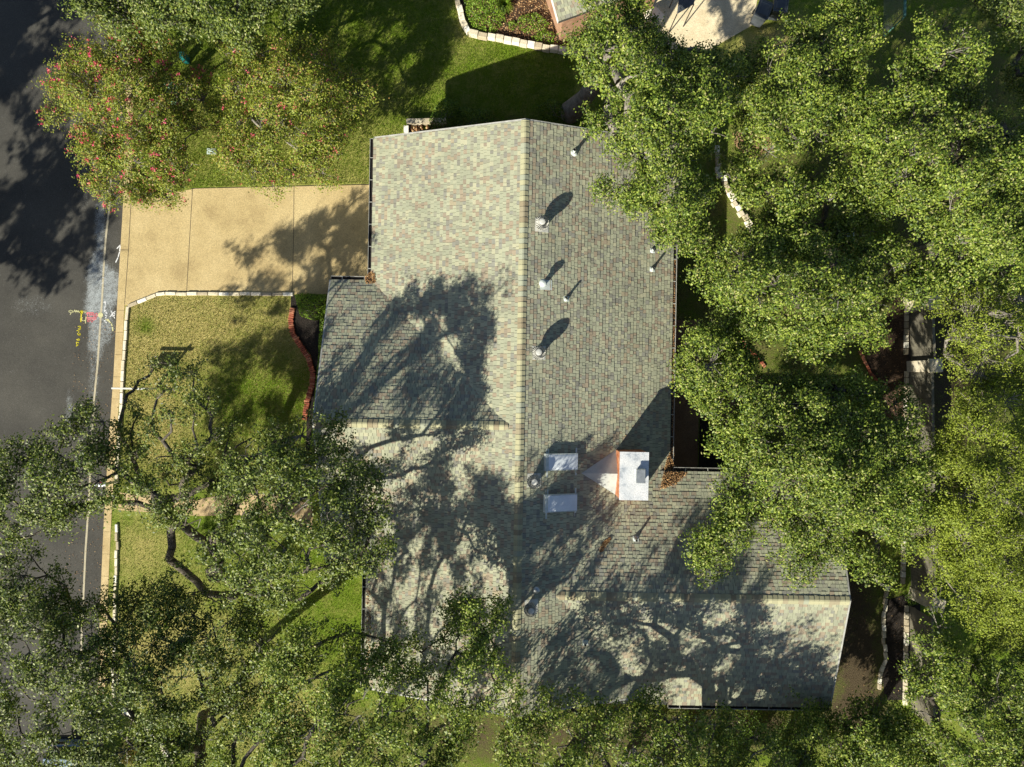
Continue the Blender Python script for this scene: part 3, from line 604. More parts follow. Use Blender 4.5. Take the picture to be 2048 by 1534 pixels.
def tree(name, label, cat, base, poly, z, r=52, spacing=46, dens=1.0, leaf='oak_leaf', bark='bark', trunk_r=.28, fork=.33, leafL=.104, leafW=.055, flower=0.0, group=None, seed=1, world_lobes=None, lean=None, twig=0.33, per=14, spread=.145, bare=0):
    global rng
    rng = np.random.default_rng(seed * 77 + 5); lr = rng
    L = fill(poly, r * .80, spacing * .80, z[0], z[1], lr) if world_lobes is None else np.array(world_lobes, float)
    b = np.array(base, float); root = empty(name, tuple(b), label, cat, group)
    # leaf clumps
    SC = []; SN = []; TW = []
    for (x, y, zz, rr) in L:
        rr = rr * lr.uniform(.72, 1.2); ns = int(3.1 * rr * rr * 560 * dens * LEAFK / per)
        d = unit(lr.normal(size=(ns, 3))); d[:, 2] = np.abs(d[:, 2]) * np.where(lr.random(ns) < .8, 1, -.6)
        rad = rr * lr.uniform(.2, 1.12, (ns, 1)) ** .6
        o3 = d * rad * np.array([1, 1, .62]); ax = np.array([x - b[0], y - b[1], 0.0]); ax = ax / (np.linalg.norm(ax) + 1e-6); an = lr.normal() * .7
        ax = np.array([ax[0] * math.cos(an) - ax[1] * math.sin(an), ax[0] * math.sin(an) + ax[1] * math.cos(an), 0]); k1 = o3 @ ax
        el = lr.uniform(1.15, 1.6); o3 = o3 + (k1 * (el - 1))[:, None] * ax; pe = o3 - (o3 @ ax)[:, None] * ax; pe[:, 2] = 0; o3 = o3 - pe * lr.uniform(.1, .3)
        c = np.array([x, y, zz]) + o3
        gp = np.sin(c[:, 0] * 3.1 + 1.3 * np.sin(c[:, 1] * 2.3)) + np.sin(c[:, 1] * 3.7 + 1.7 * np.sin(c[:, 0] * 1.9)) + np.sin(c[:, 2] * 4.1 + c[:, 0] * 1.3) + np.sin(c[:, 0] * 6.3 - c[:, 1] * 5.1) * .7
        kp = gp + lr.normal(size=len(c)) * .35 > GAP - .5 * (dens > .8); c = c[kp]; d = d[kp]; ns = len(c)
        if ns == 0: continue
        SC.append(c); SN.append(d)
        k = lr.random(ns) < twig
        for p in c[k]: TW.append((np.array([x, y, zz - rr * .35]), p))
    SC = np.concatenate(SC); SN = np.concatenate(SN); n = len(SC)
    # twig rosettes: leaves around each tip
    c = np.repeat(SC, per, 0); sn = np.repeat(SN, per, 0)
    off = lr.normal(size=(len(c), 3)) * spread * np.repeat(lr.uniform(.5, 1.15, (n, 1)), per, 0) * np.array([1, 1, .6]); c = c + off
    nr = unit(unit(off) * .7 + sn * .5 + np.array([sx * .25, sy * .25, .75]) + lr.normal(size=c.shape) * .62)
    V = leaves(c, nr, leafL, leafW); TOTAL[0] += len(c)
    np_mesh('crown', V, 4, leaf, root)
    if flower:
        m = lr.random(n) < flower; fc = SC[m] + SN[m] * .12; fc[:, 2] += .08
        cc = np.repeat(fc, 12, 0) + lr.normal(size=(len(fc) * 12, 3)) * .045
        np_mesh('flowers', leaves(cc, unit(lr.normal(size=cc.shape) + np.array([0, 0, 1.0])), .06, .05), 4, 'crape_flower', root)
    # wood: trunk, then each clump joined to the nearest wood already standing
    cen = L[:, :3].mean(0); fz = max(1.1, L[:, 2].min() * fork)
    top = np.array([b[0] + (cen[0] - b[0]) * .12, b[1] + (cen[1] - b[1]) * .12, fz]) if lean is None else np.array(lean)
    nodes = [b, (b + top) / 2 + np.array([.05, -.04, 0]), top]; par = [-1, 0, 1]; cost = [0, .5, 1.0]
    order = np.argsort(np.linalg.norm(L[:, :3] - top, axis=1))
    for i in order:
        p = L[i, :3] - np.array([0, 0, L[i, 3] * .4]); arr = np.array(nodes[2:]); ds = np.linalg.norm(arr - p, axis=1) + .35 * np.array(cost[2:]); ds[arr[:, 2] > p[2] + .5] += 3
        j = int(ds.argmin()) + 2; q = np.array(nodes[j]); ln = np.linalg.norm(p - q); steps = max(2, int(ln / .9)); prev = j
        side = np.cross(p - q, [0, 0, 1.0]); side = side / (np.linalg.norm(side) + 1e-6) * ln * lr.uniform(-.13, .13)
        for s in range(1, steps + 1):
            t = s / steps; w = q + (p - q) * t; w = w + side * math.sin(math.pi * t) + np.array([0, 0, ln * .10 * math.sin(math.pi * t)]) + (lr.normal(size=3) * .07 if s < steps else 0)
            nodes.append(w); par.append(prev); cost.append(cost[prev] + ln / steps); prev = len(nodes) - 1
    N = len(nodes); load = np.ones(N) * .16; kids = [[] for _ in range(N)]
    for i in range(N - 1, 0, -1): load[par[i]] += load[i]; kids[par[i]].append(i)
    rad = trunk_r * (load / load[0]) ** .46; rad[0] *= 1.45
    mb = MB(); tr = MB()
    for i in range(1, N):
        if kids[par[i]] and kids[par[i]][-1] == i or par[i] <= 1 or True:
            a, c2 = nodes[par[i]], nodes[i]; r0 = min(rad[par[i]], rad[i] * 1.25) if par[i] > 1 else rad[par[i]]
            (tr if i <= 2 else mb).tube([a, c2], [r0, rad[i]], 8 if rad[i] > .08 else 5, 0, False)
    tr.build('trunk', bark, root, True); o = mb.build('limbs', bark, root, True)
    if TW:
        T0 = np.array([t[0] for t in TW]); T1 = np.array([t[1] for t in TW]); M = (T0 + T1) / 2 + lr.normal(size=T0.shape) * .08
        Q = []
        for A, B, ra, rb in ((T0, M, .020, .013), (M, T1, .013, .006)):
            d = unit(B - A); s = unit(np.cross(d, np.array([.31, .22, .93]))); t2 = np.cross(d, s)
            ring = [s, -s * .5 + t2 * .87, -s * .5 - t2 * .87]
            for k in range(3): Q.append(np.stack([A + ring[k] * ra, A + ring[(k + 1) % 3] * ra, B + ring[(k + 1) % 3] * rb, B + ring[k] * rb], 1).reshape(-1, 3))
        np_mesh('twigs', np.concatenate(Q), 4, 'pale_bark' if bark != 'bark' or bare else 'twig_bark', root)
    return root
noisy('twig_bark', [(0.3, (0.12, 0.105, 0.085)), (0.7, (0.30, 0.28, 0.25))], 4, 25, 0.35)

GR = 'live oaks in the front yard'; GB = 'oaks behind the house'
tree('crape_myrtle', 'crape myrtle covered in pink flowers overhanging the road and kerb', 'tree', P(285, 262), [(78, 190), (110, 150), (105, 110), (170, 90), (200, 45), (260, 30), (340, 90), (400, 130), (432, 200), (405, 280), (400, 350), (350, 410), (300, 432), (250, 415), (190, 405), (140, 330), (155, 270), (100, 225)], (2.6, 5.2), 46, 38, .95, 'crape_leaf', 'pale_bark', .13, .2, .085, .045, .055, seed=1, per=12)
tree('crape_myrtle', 'crape myrtle with few flowers between the pink one and the roof', 'tree', P(560, 260), [(415, 140), (470, 85), (540, 75), (600, 55), (690, 90), (748, 190), (725, 240), (700, 280), (690, 320), (665, 345), (650, 400), (625, 400), (600, 350), (540, 380), (460, 345), (420, 300), (440, 220)], (2.4, 5.4), 44, 38, .85, 'crape_leaf', 'pale_bark', .12, .2, .085, .045, .010, seed=2, per=12)
tree('live_oak', 'dark green oak cut by the top edge of the picture above the crape myrtles', 'tree', P(360, -90), [(130, -120), (150, 20), (170, 55), (230, 50), (300, 60), (400, 75), (470, 90), (560, 50), (640, 10), (620, -120)], (4.0, 7.5), 52, 46, .95, 'dark_oak_leaf', 'bark', .3, seed=3)
tree('live_oak', 'thinly leaved oak with bare dark boughs reaching over the yellow front lawn', 'tree', P(415, 1085), [(235, 760), (262, 745), (262, 705), (300, 695), (345, 700), (400, 705), (440, 760), (450, 830), (520, 850), (560, 830), (610, 850), (560, 960), (480, 985), (420, 1010), (400, 960), (330, 1000), (250, 980), (225, 900)], (4.6, 8.4), 34, 44, .55, 'dark_oak_leaf', 'bark', .19, seed=4, group=GR, per=12)
tree('live_oak', 'oak with outer boughs reaching over the asphalt road near the front path', 'tree', P(470, 1190), [(-60, 890), (0, 880), (70, 870), (150, 812), (215, 810), (235, 880), (300, 960), (400, 980), (430, 1060), (360, 1060), (280, 1035), (215, 1020), (150, 1045), (110, 1085), (60, 1075), (0, 1120), (-60, 1100)], (6.2, 8.4), 42, 38, .72, 'dark_oak_leaf', 'bark', .15, seed=5, group=GR)
tree('live_oak', 'oak with fresh green crown spreading over the front gable of the roof', 'tree', P(505, 1165), [(450, 1000), (440, 900), (480, 860), (560, 850), (600, 850), (640, 800), (700, 845), (745, 920), (790, 965), (770, 1010), (770, 1060), (800, 1140), (740, 1180), (700, 1150), (640, 1210), (520, 1230), (430, 1180), (390, 1110), (420, 1040)], (6.8, 10.6), 44, 40, .66, 'dark_oak_leaf', 'bark', .19, seed=6, group=GR)
tree('live_oak', 'large oak whose long boughs cross the kerb above the parked vehicle', 'tree', P(450, 1410), [(-80, 1130), (60, 1090), (115, 1130), (150, 1175), (230, 1180), (300, 1150), (360, 1130), (440, 1190), (540, 1230), (560, 1300), (520, 1400), (430, 1480), (420, 1640), (200, 1640), (-80, 1640)], (5.5, 9.4), 44, 40, .70, 'dark_oak_leaf', 'bark', .2, seed=7, group=GR)
tree('live_oak', 'oak leaning over the south end of the main ridge', 'tree', P(690, 1520), [(470, 1240), (600, 1225), (700, 1260), (800, 1240), (860, 1290), (885, 1210), (955, 1160), (1010, 1180), (1045, 1250), (1010, 1320), (1075, 1400), (1000, 1440), (920, 1500), (880, 1640), (420, 1640), (420, 1500), (520, 1400)], (6.0, 11.0), 44, 40, .78, 'oak_leaf', 'bark', .2, seed=8)
tree('live_oak', 'oak at the lower picture edge fringing the middle of the south eave', 'tree', P(1200, 1600), [(980, 1420), (1100, 1385), (1200, 1400), (1300, 1385), (1390, 1425), (1460, 1440), (1430, 1640), (1000, 1660)], (5.2, 9.6), 46, 42, .62, 'oak_leaf', 'bark', .24, seed=9)
tree('live_oak', 'oak with reddish tinged tips touching the right part of the south eave', 'tree', P(1500, 1610), [(1390, 1420), (1440, 1385), (1480, 1440), (1560, 1480), (1640, 1500), (1620, 1640), (1420, 1640)], (3.6, 6.6), 44, 40, .75, 'oak_leaf', 'bark', .16, seed=10)
tree('live_oak', 'bushy oak below the lower corner of the gable end and bare earth', 'tree', P(1690, 1530), [(1565, 1470), (1590, 1400), (1680, 1420), (1730, 1385), (1790, 1400), (1860, 1440), (1880, 1640), (1540, 1640)], (2.8, 5.4), 46, 42, .9, 'oak_leaf', 'bark', .2, seed=12)
tree('live_oak', 'oak in the lower corner beyond the dark rear bed', 'tree', P(1930, 1440), [(1800, 1330), (1845, 1235), (1900, 1240), (1960, 1290), (2110, 1270), (2120, 1640), (1860, 1640), (1820, 1480), (1790, 1400)], (3.6, 6.8), 48, 43, .8, 'oak_leaf', 'bark', .25, seed=13)
tree('cedar_elm', 'fine leaved yellowish elm with bare pale twigs beyond the fence pillar', 'tree', P(1990, 1010), [(1855, 900), (1880, 800), (1980, 740), (2120, 740), (2120, 1280), (1960, 1280), (1880, 1170), (1835, 1150), (1830, 940)], (4.2, 7.5), 50, 42, .95, 'elm_leaf', 'pale_bark', .25, leafL=.085, leafW=.04, seed=14, twig=.5, bare=1)
tree('cedar_elm', 'pale twigged elm beside the sunlit length of the fence', 'tree', P(2010, 680), [(1868, 700), (1872, 620), (1920, 570), (2120, 560), (2120, 760), (1980, 770), (1890, 780)], (4.0, 7.0), 46, 44, .60, 'elm_leaf', 'pale_bark', .2, leafL=.085, leafW=.04, seed=15, twig=.8, bare=1)
tree('live_oak', 'broad oak whose crown overhangs the patio and the rear wing roof', 'tree', P(1610, 930), [(1352, 715), (1400, 640), (1455, 625), (1490, 690), (1560, 745), (1680, 740), (1790, 775), (1865, 835), (1890, 900), (1885, 1060), (1800, 1110), (1775, 1190), (1725, 1185), (1690, 1120), (1600, 1160), (1535, 1120), (1540, 1040), (1490, 1100), (1425, 1152), (1350, 1070), (1400, 1050), (1440, 1000), (1450, 950), (1430, 860), (1360, 790)], (4.6, 8.2), 46, 41, .88, 'oak_leaf', 'bark', .34, seed=16, group=GB)
tree('live_oak', 'rounded oak directly beyond the shaded grass strip at the east eave', 'tree', P(1600, 600), [(1405, 520), (1430, 470), (1520, 450), (1620, 435), (1700, 470), (1800, 485), (1895, 560), (1885, 620), (1850, 640), (1800, 610), (1780, 690), (1700, 690), (1630, 735), (1560, 705), (1480, 655), (1420, 620)], (4.6, 8.0), 48, 42, .95, 'oak_leaf', 'bark', .3, seed=17, group=GB)
tree('live_oak', 'tall oak with pale leaning trunk, its boughs lying over the north roof end', 'tree', P(1140, 226), [(1125, 110), (1165, 50), (1150, -40), (1300, -60), (1300, 40), (1380, 100), (1470, 100), (1485, 200), (1445, 290), (1400, 320), (1440, 400), (1400, 490), (1345, 525), (1300, 465), (1255, 400), (1190, 415), (1155, 405), (1190, 355), (1265, 340), (1230, 300), (1165, 268), (1100, 248), (1150, 234), (1195, 222), (1200, 172), (1150, 152)], (5.2, 8.8), 46, 39, 1.0, 'oak_leaf', 'pale_bark', .36, seed=18, lean=(P(1195, 160, 3.0)[0], P(1195, 160, 3.0)[1], 3.0), group=GB)
tree('live_oak', 'oak filling the gap between the cream terrace and the chain link fence', 'tree', P(1600, 190), [(1480, 110), (1560, 60), (1630, 50), (1660, -60), (1740, -60), (1738, 90), (1722, 180), (1740, 260), (1700, 330), (1620, 290), (1560, 340), (1490, 330), (1450, 290), (1480, 200)], (4.2, 7.2), 46, 41, .88, 'oak_leaf', 'bark', .28, seed=19, group=GB)
tree('live_oak', 'largest light green oak crown, below the chain link fence', 'tree', P(1880, 310), [(1700, 230), (1755, 170), (1800, 130), (1830, 50), (1920, 20), (1990, 70), (1950, 160), (1990, 230), (2110, 260), (2120, 570), (1980, 560), (1890, 540), (1830, 430), (1740, 390), (1690, 320)], (4.8, 8.4), 50, 43, .95, 'oak_leaf', 'bark', .32, seed=20, group=GB)
tree('live_oak', 'oak crown filling the middle between the other crowns east of the roof', 'tree', P(1600, 400), [(1440, 330), (1500, 340), (1600, 330), (1700, 330), (1770, 410), (1810, 480), (1740, 490), (1620, 460), (1520, 460), (1460, 400)], (4.0, 6.4), 44, 42, .85, 'oak_leaf', 'bark', .22, seed=21, group=GB)
tree('live_oak', 'darker shaded tree in the upper right corner of the yards', 'tree', P(2050, 60), [(1930, -60), (2110, -60), (2120, 270), (2020, 190), (2000, 90), (1930, 0)], (2.6, 4.8), 44, 42, .8, 'dark_oak_leaf', 'bark', .2, seed=22)
tree('live_oak', 'low shaded young oak under the patio oak near the house wall', 'tree', P(1450, 680), [(1380, 700), (1400, 640), (1440, 615), (1490, 640), (1500, 720), (1440, 760), (1390, 750)], (2.4, 4.2), 38, 34, .7, 'dark_oak_leaf', 'bark', .12, seed=23)
# trees standing outside the frame, whose shade falls across the road and the rear wing
def ball(cx, cy, cz, rr, n, s):
    q = np.random.default_rng(s); d = unit(q.normal(size=(n, 3))); d[:, 2] = abs(d[:, 2]); return np.concatenate([np.array([cx, cy, cz]) + d * q.uniform(.4, 1, (n, 1)) * rr * np.array([1, 1, .6]), q.uniform(.9, 1.3, (n, 1))], 1)
for i, (x, y, z, rr) in enumerate(((-30.5, -2.5, 7.0, 4.4), (-31.5, 5.0, 8.0, 4.6), (-28.5, 9.5, 6.0, 3.6))):
    tree('street_oak', ('oak across the road, southern one', 'oak across the road, middle one', 'oak across the road, northern one')[i], 'tree', (x, y, 0), None, None, dens=.42, leaf='dark_oak_leaf', trunk_r=.3, seed=30 + i, world_lobes=ball(x, y, z, rr, 26, i), leafL=.16, leafW=.09, group='oaks across the road', twig=.1)
for i, (x, y, z, rr) in enumerate(((1.0, -18.2, 8.2, 3.4), (5.2, -18.0, 8.0, 3.0), (8.8, -17.4, 6.6, 2.2))):
    tree('neighbour_oak', ('oak in the yard south of the house, nearest the street', 'oak in the yard south of the house, middle one', 'oak in the yard south of the house, rearmost')[i], 'tree', (x + .5, y - .5, 0), None, None, dens=.15, leaf='oak_leaf', trunk_r=.42, seed=40 + i, world_lobes=ball(x, y, z, rr, 17, i + 5), leafL=.12, leafW=.07, group='oaks south of the house', twig=.1)

# shrubs
def shrub(name, label, pts_px, h, mat, dens=1.0, seed=1, leafL=.07, leafW=.045, z0=0.0, cat='shrub', group=None):
    q = np.random.default_rng(seed + 500); global rng; rng = q
    a = [P(x, y, h * .6) for x, y in pts_px]; poly = [(p[0], p[1]) for p in a]; A = np.array(poly)
    area = .5 * abs(np.dot(A[:, 0], np.roll(A[:, 1], 1)) - np.dot(A[:, 1], np.roll(A[:, 0], 1)))
    c = q.uniform(A.min(0), A.max(0), (int(area * 900 * dens * (np.ptp(A[:, 0]) * np.ptp(A[:, 1])) / area * 1.0) + 50, 2)); c = c[inside(c, poly)]
    d = edge_dist(c, poly); hh = z0 + h * np.clip(d / .45, 0, 1) ** .5 * (.8 + .2 * np.sin(c[:, 0] * 7 + seed) * np.cos(c[:, 1] * 6)); zz = hh * q.uniform(.2, 1, len(c)) ** .5
    C = np.column_stack([c, z0 + (zz - z0) * 1.0 + .03]); ctr = A.mean(0)
    root = empty(name, (ctr[0], ctr[1], 0), label, cat, group)
    np_mesh('foliage', leaves(C, unit(q.normal(size=C.shape) * .7 + np.array([0, 0, .8])), leafL, leafW), 4, mat, root)
    mb = MB()
    for k in range(7):
        i = q.integers(len(C)); mb.tube([(ctr[0] + q.normal() * .1, ctr[1] + q.normal() * .1, 0), tuple(C[i] * [1, 1, .9])], [.02, .006], 5)
    mb.build('stems', 'twig_bark', root); return root
shrub('hedge', 'clipped bright green hedge at the driveway end of the front gable', [(583, 588), (600, 583), (655, 588), (655, 625), (625, 640), (595, 630)], .9, 'bright_shrub_leaf', 1.4, 1)
shrub('hedge', 'narrow green hedge strip along the front gable wall', [(636, 625), (652, 600), (650, 700), (642, 800), (630, 900), (616, 900), (624, 800), (632, 720)], .7, 'bright_shrub_leaf', 1.3, 2)
shrub('shrub', 'large bright green shrub at the corner of the neighbour bed', [(925, -20), (1000, -20), (1012, 30), (985, 58), (945, 50), (930, 20)], 1.0, 'bright_shrub_leaf', 1.2, 3)
shrub('shrub', 'loose green plant in the middle of the neighbour bed', [(1040, 25), (1075, 18), (1100, 40), (1090, 62), (1050, 60), (1030, 45)], .6, 'bright_shrub_leaf', .7, 4)
shrub('shrub', 'small green plant by the limestone wall in the neighbour bed', [(1085, 55), (1112, 60), (1108, 85), (1070, 82), (1060, 70)], .5, 'bright_shrub_leaf', .6, 5)
shrub('shrub', 'low pale plant between two larger ones in the neighbour bed', [(1010, 40), (1030, 36), (1038, 52), (1020, 60)], .4, 'bright_shrub_leaf', .6, 6)
shrub('shrub', 'round green shrub with white specks beside the rock planter', [(850, 240), (868, 205), (890, 185), (915, 195), (925, 220), (905, 255), (870, 265)], 1.1, 'shrub_leaf', 1.1, 7)
shrub('shrub', 'shaded shrub against the north gable wall left of the ridge', [(915, 205), (985, 215), (990, 250), (930, 262), (905, 250)], 1.0, 'shrub_leaf', 1.0, 8)
shrub('shrub', 'shaded shrub beside the pale leaning oak trunk', [(1070, 205), (1100, 188), (1128, 200), (1135, 232), (1095, 240)], 1.2, 'shrub_leaf', .9, 9)
shrub('shrub', 'small shrub in the dark square bed next to the patio', [(1404, 870), (1420, 868), (1424, 895), (1410, 900)], .5, 'shrub_leaf', 1.2, 10)
shrub('shrub', 'small shrub below the lower fence pillar', [(1815, 1190), (1845, 1185), (1848, 1212), (1825, 1218)], .8, 'shrub_leaf', .9, 11)
shrub('shrub', 'dark shrub against the south eave under the oaks', [(1320, 1428), (1560, 1425), (1640, 1430), (1640, 1480), (1580, 1500), (1330, 1500)], 1.3, 'shrub_leaf', 1.0, 12)
shrub('shrub', 'bushy shrub at the brick edging by the house entry', [(560, 940), (610, 930), (640, 960), (620, 1000), (570, 990)], .8, 'shrub_leaf', 1.0, 13)
def grass_clump(label, px, py, r, mat, seed):
    q = np.random.default_rng(seed); n = 260; c = np.array(P(px, py, .1)); root = empty('ornamental_grass', tuple(P(px, py, 0)), label, 'ornamental grass')
    a = q.uniform(0, 6.28, n); l = r * q.uniform(.5, 1, n); out = np.stack([np.cos(a), np.sin(a), np.zeros(n)], 1); s = np.stack([-np.sin(a), np.cos(a), np.zeros(n)], 1) * .008
    b = c + out * .04; b[:, 2] = .02; m = c + out * (l * .55)[:, None]; m[:, 2] = .45 * r / .6; t = c + out * l[:, None]; t[:, 2] = .2
    np_mesh('blades', np.concatenate([np.stack([b - s, b + s, m + s, m - s], 1).reshape(-1, 3), np.stack([m - s, m + s, t + s * .2, t - s * .2], 1).reshape(-1, 3)]), 4, mat, root)
grass_clump('spiky pale green grass clump in the neighbour bed', 1010, 12, .5, 'bright_shrub_leaf', 3)
grass_clump('arching straw coloured grass clump at the diagonal limestone edging', 270, 1500, .8, 'dry_blade', 4)

# litter: uncountable fallen leaves
def litter(name, label, polys, n, mat='dead_leaf', size=.06, zfn=None, pile=0.0, seed=0, kind='stuff'):
    q = np.random.default_rng(seed + 900); global rng; rng = q; out = []
    for poly_px, zz in polys:
        a = np.array([P(x, y, zz)[:2] for x, y in poly_px]); c = q.uniform(a.min(0), a.max(0), (n * 3, 2)); c = c[inside(c, [tuple(p) for p in a])][:n]
        z = np.array([zfn(x, y) for x, y in c]) if zfn else np.full(len(c), zz)
        out.append(np.column_stack([c, z + .03 + q.uniform(0, 1, len(c)) * pile]))
    C = np.concatenate(out); o = np_mesh(name, leaves(C, unit(q.normal(size=C.shape) * .45 + np.array([0, 0, 1])), size, size * .6), 4, mat)
    return tag(o, label, 'leaf litter', None, kind)
litter('fallen_leaves', 'brown leaf pile caught in the valley where the wing meets the east eave', [([(1341, 905), (1350, 930), (1376, 946), (1350, 968), (1318, 978), (1326, 950), (1334, 925)], 3.2)], 1500, zfn=lambda x, y: zroof(x, y) if zroof(x, y) > 0 else 2.86, pile=.09, seed=1)
litter('fallen_leaves', 'thin streak of tan leaves in the valley between main roof and wing', [([(1198, 1102), (1206, 1085), (1222, 1075), (1224, 1080), (1212, 1092), (1204, 1104)], 4.1)], 220, zfn=zroof, pile=.03, seed=2)
litter('fallen_leaves', 'brown leaves in the inner gutter corner above the driveway', [([(728, 556), (742, 542), (750, 548), (752, 566), (733, 568)], 2.95)], 350, zfn=lambda x, y: max(zroof(x, y), 2.88), pile=.05, seed=3)
litter('fallen_leaves', 'leaf debris lying in the long east gutter', [([(1346, 520), (1351, 520), (1348, 940), (1343, 940)], 2.88)], 900, zfn=lambda x, y: 2.84, seed=4, size=.045)
litter('fallen_leaves', 'dry leaves along the street side eave under the oaks', [([(733, 1180), (742, 1180), (742, 1330), (732, 1330)], 2.95)], 260, zfn=lambda x, y: max(zroof(x, y), 2.86), seed=5)
litter('mulch_chips', 'tan leaf and bark mulch covering the neighbour bed', [([(915, -50), (1150, -50), (1150, 95), (1040, 78), (945, 56), (928, 20)], .06)], 5200, mat='chip', size=.07, seed=6, zfn=lambda x, y: .05)
litter('mulch_chips', 'pale chips scattered over the brown mulch bed at the fence', [([(1745, 640), (1815, 600), (1815, 850), (1790, 860), (1745, 730)], 0)], 260, mat='chip', size=.05, seed=7)
litter('fallen_leaves', 'small brown leaves scattered on the kerb, gutter side and asphalt edge', [([(150, 640), (232, 640), (200, 1340), (120, 1340)], -.11)], 700, mat='dead_leaf', size=.045, seed=8, zfn=lambda x, y: ROADZ + (.12 if x > kerb_x(y) else 0))
litter('fallen_leaves', 'brown leaves fallen on the bare earth strip and dark rear bed', [([(1690, 1150), (1830, 1150), (1830, 1400), (1680, 1400)], 0)], 300, size=.05, seed=9)
litter('fallen_leaves', 'few loose leaves lying on the shingle slopes', [([(1060, 300), (1330, 300), (1330, 1150), (1060, 1150)], 4.2), ([(760, 300), (1030, 300), (1030, 1350), (760, 1350)], 4.2)], 60, size=.05, seed=10, zfn=zroof)

# short grass over the lawns
q = rng = np.random.default_rng(4242)
def blades(name, poly_px, n, mat, label, h=.05, excl=()):
    a = np.array([P(x, y, 0)[:2] for x, y in poly_px]); c = q.uniform(a.min(0), a.max(0), (n, 2)); c = c[inside(c, [tuple(p) for p in a])]
    for e in excl:
        ew = [P(x, y, 0)[:2] for x, y in e]; c = c[~inside(c, ew)]
    m = len(c); an = q.uniform(0, 6.28, m); s = np.stack([np.cos(an), np.sin(an), np.zeros(m)], 1) * .010; b = np.column_stack([c, np.zeros(m)])
    t = b + q.normal(size=(m, 3)) * .022; t[:, 2] = h * q.uniform(.6, 1.3, m)
    np_mesh(name, np.stack([b - s, b + s, t], 1).reshape(-1, 3), 3, mat); o = COL.objects[-1]; return tag(o, label, 'grass', None, 'stuff')
north_lawn = [(262, -20), (905, -20), (920, 40), (938, 66), (1140, 102), (1160, 250), (1040, 250), (745, 290), (745, 366), (640, 368), (392, 374), (264, 398)]
front_lawn = [(258, 614), (311, 592), (580, 592), (578, 650), (612, 715), (620, 760), (600, 860), (600, 985), (400, 980), (238, 975), (246, 800), (256, 640)]
blades('grass', north_lawn, 190000, 'grass_blade', 'green mown grass of the upper lawn around the crape myrtles', .06)
blades('dry_grass', front_lawn, 42000, 'dry_blade', 'straw coloured dry grass of the front lawn', .045)
blades('grass', front_lawn, 30000, 'grass_blade', 'green blades among the dry front lawn grass', .05)
blades('grass', [(240, 1035), (620, 1065), (730, 1180), (730, 1534), (360, 1534), (235, 1410)], 50000, 'grass_blade', 'mown grass of the lower front lawn under the oaks', .05)

# ---------------------------------------------------------------- small things on the ground
# rock planter north of the garage
rp = empty('rock_planter', P(845, 258), 'square limestone planter filled with tan rocks at the north wall', 'planter')
mb = MB()
for seg in ([(812, 242), (892, 240)], [(812, 250), (812, 290)]):
    w = [Vector(P(*p, .35)) for p in seg]; L = (w[1] - w[0]).length; n = int(L / .3); d = (w[1] - w[0]) / L
    for k in range(n):
        c = w[0] + d * L * (k + .5) / n; mb.obox((c.x, c.y), math.atan2(d.y, d.x), L / n - .01, .22, 0, .35 + random.uniform(-.02, .02), 0, .95)
mb.build('planter_wall', 'limestone_block', rp)
mb = MB(); q = np.random.default_rng(8)
for k in range(150):
    x, y = q.uniform(820, 890), q.uniform(250, 292); c = P(x, y, .15); s = q.uniform(.04, .12); mb.obox((c[0], c[1]), q.uniform(0, 3), s * 1.4, s, .02, .12 + s, 0, .6)
tag(mb.build('rocks', 'chip', rp, False, .01), kind='stuff')

# yard sign, mailbox
r0 = P(312, 777); ys_ = empty('yard_sign', r0, 'white post with arm and hanging panel standing in the yellow front lawn', 'yard sign')
mb = MB(); mb.box(r0[0] - .045, r0[0] + .045, r0[1] - .045, r0[1] + .045, 0, 1.55); mb.box(r0[0] - 1.2, r0[0] + .25, r0[1] - .035, r0[1] + .035, 1.36, 1.45); mb.build('post', 'white_trim', ys_, bevel=.006)
mb = MB(); mb.box(r0[0] - 1.02, r0[0] - .12, r0[1] - .012, r0[1] + .012, .72, 1.28); mb.build('panel', 'gutter_metal', ys_)
mb = MB()
for dx in (-.95, -.2): mb.tube([(r0[0] + dx, r0[1], 1.37), (r0[0] + dx, r0[1], 1.27)], .008, 6)
mb.build('hanger', 'dark_metal', ys_)
def mailbox(px, py, ang, label):
    c = P(px, py); m = empty('mailbox', c, label, 'mailbox'); mb = MB(); mb.box(c[0] - .05, c[0] + .05, c[1] - .05, c[1] + .05, 0, 1.05); mb.build('post', 'gutter_metal', m, bevel=.005)
    mb = MB(); L, rr = .5, .1; pr = [(-rr, 0), (rr, 0)] + [(rr * math.cos(t), .1 + rr * math.sin(t)) for t in np.linspace(0, math.pi, 9)]
    vs = [(c[0] - L / 2 - .1 + (L if e else 0), c[1] + a, 1.05 + b) for e in (0, 1) for a, b in pr]; n = len(pr)
    mb.vf(vs, [tuple(range(n - 1, -1, -1)), tuple(range(n, 2 * n))] + [(i, (i + 1) % n, n + (i + 1) % n, n + i) for i in range(n)]); mb.build('box', 'galvanised', m)
    mb = MB(); mb.box(c[0] - .2, c[0] - .05, c[1] + .105, c[1] + .115, 1.15, 1.22); mb.build('flag', 'red_lens', m)
mailbox(236, 962, 0, 'pale post mailbox between kerb and front path under thin oak leaves')
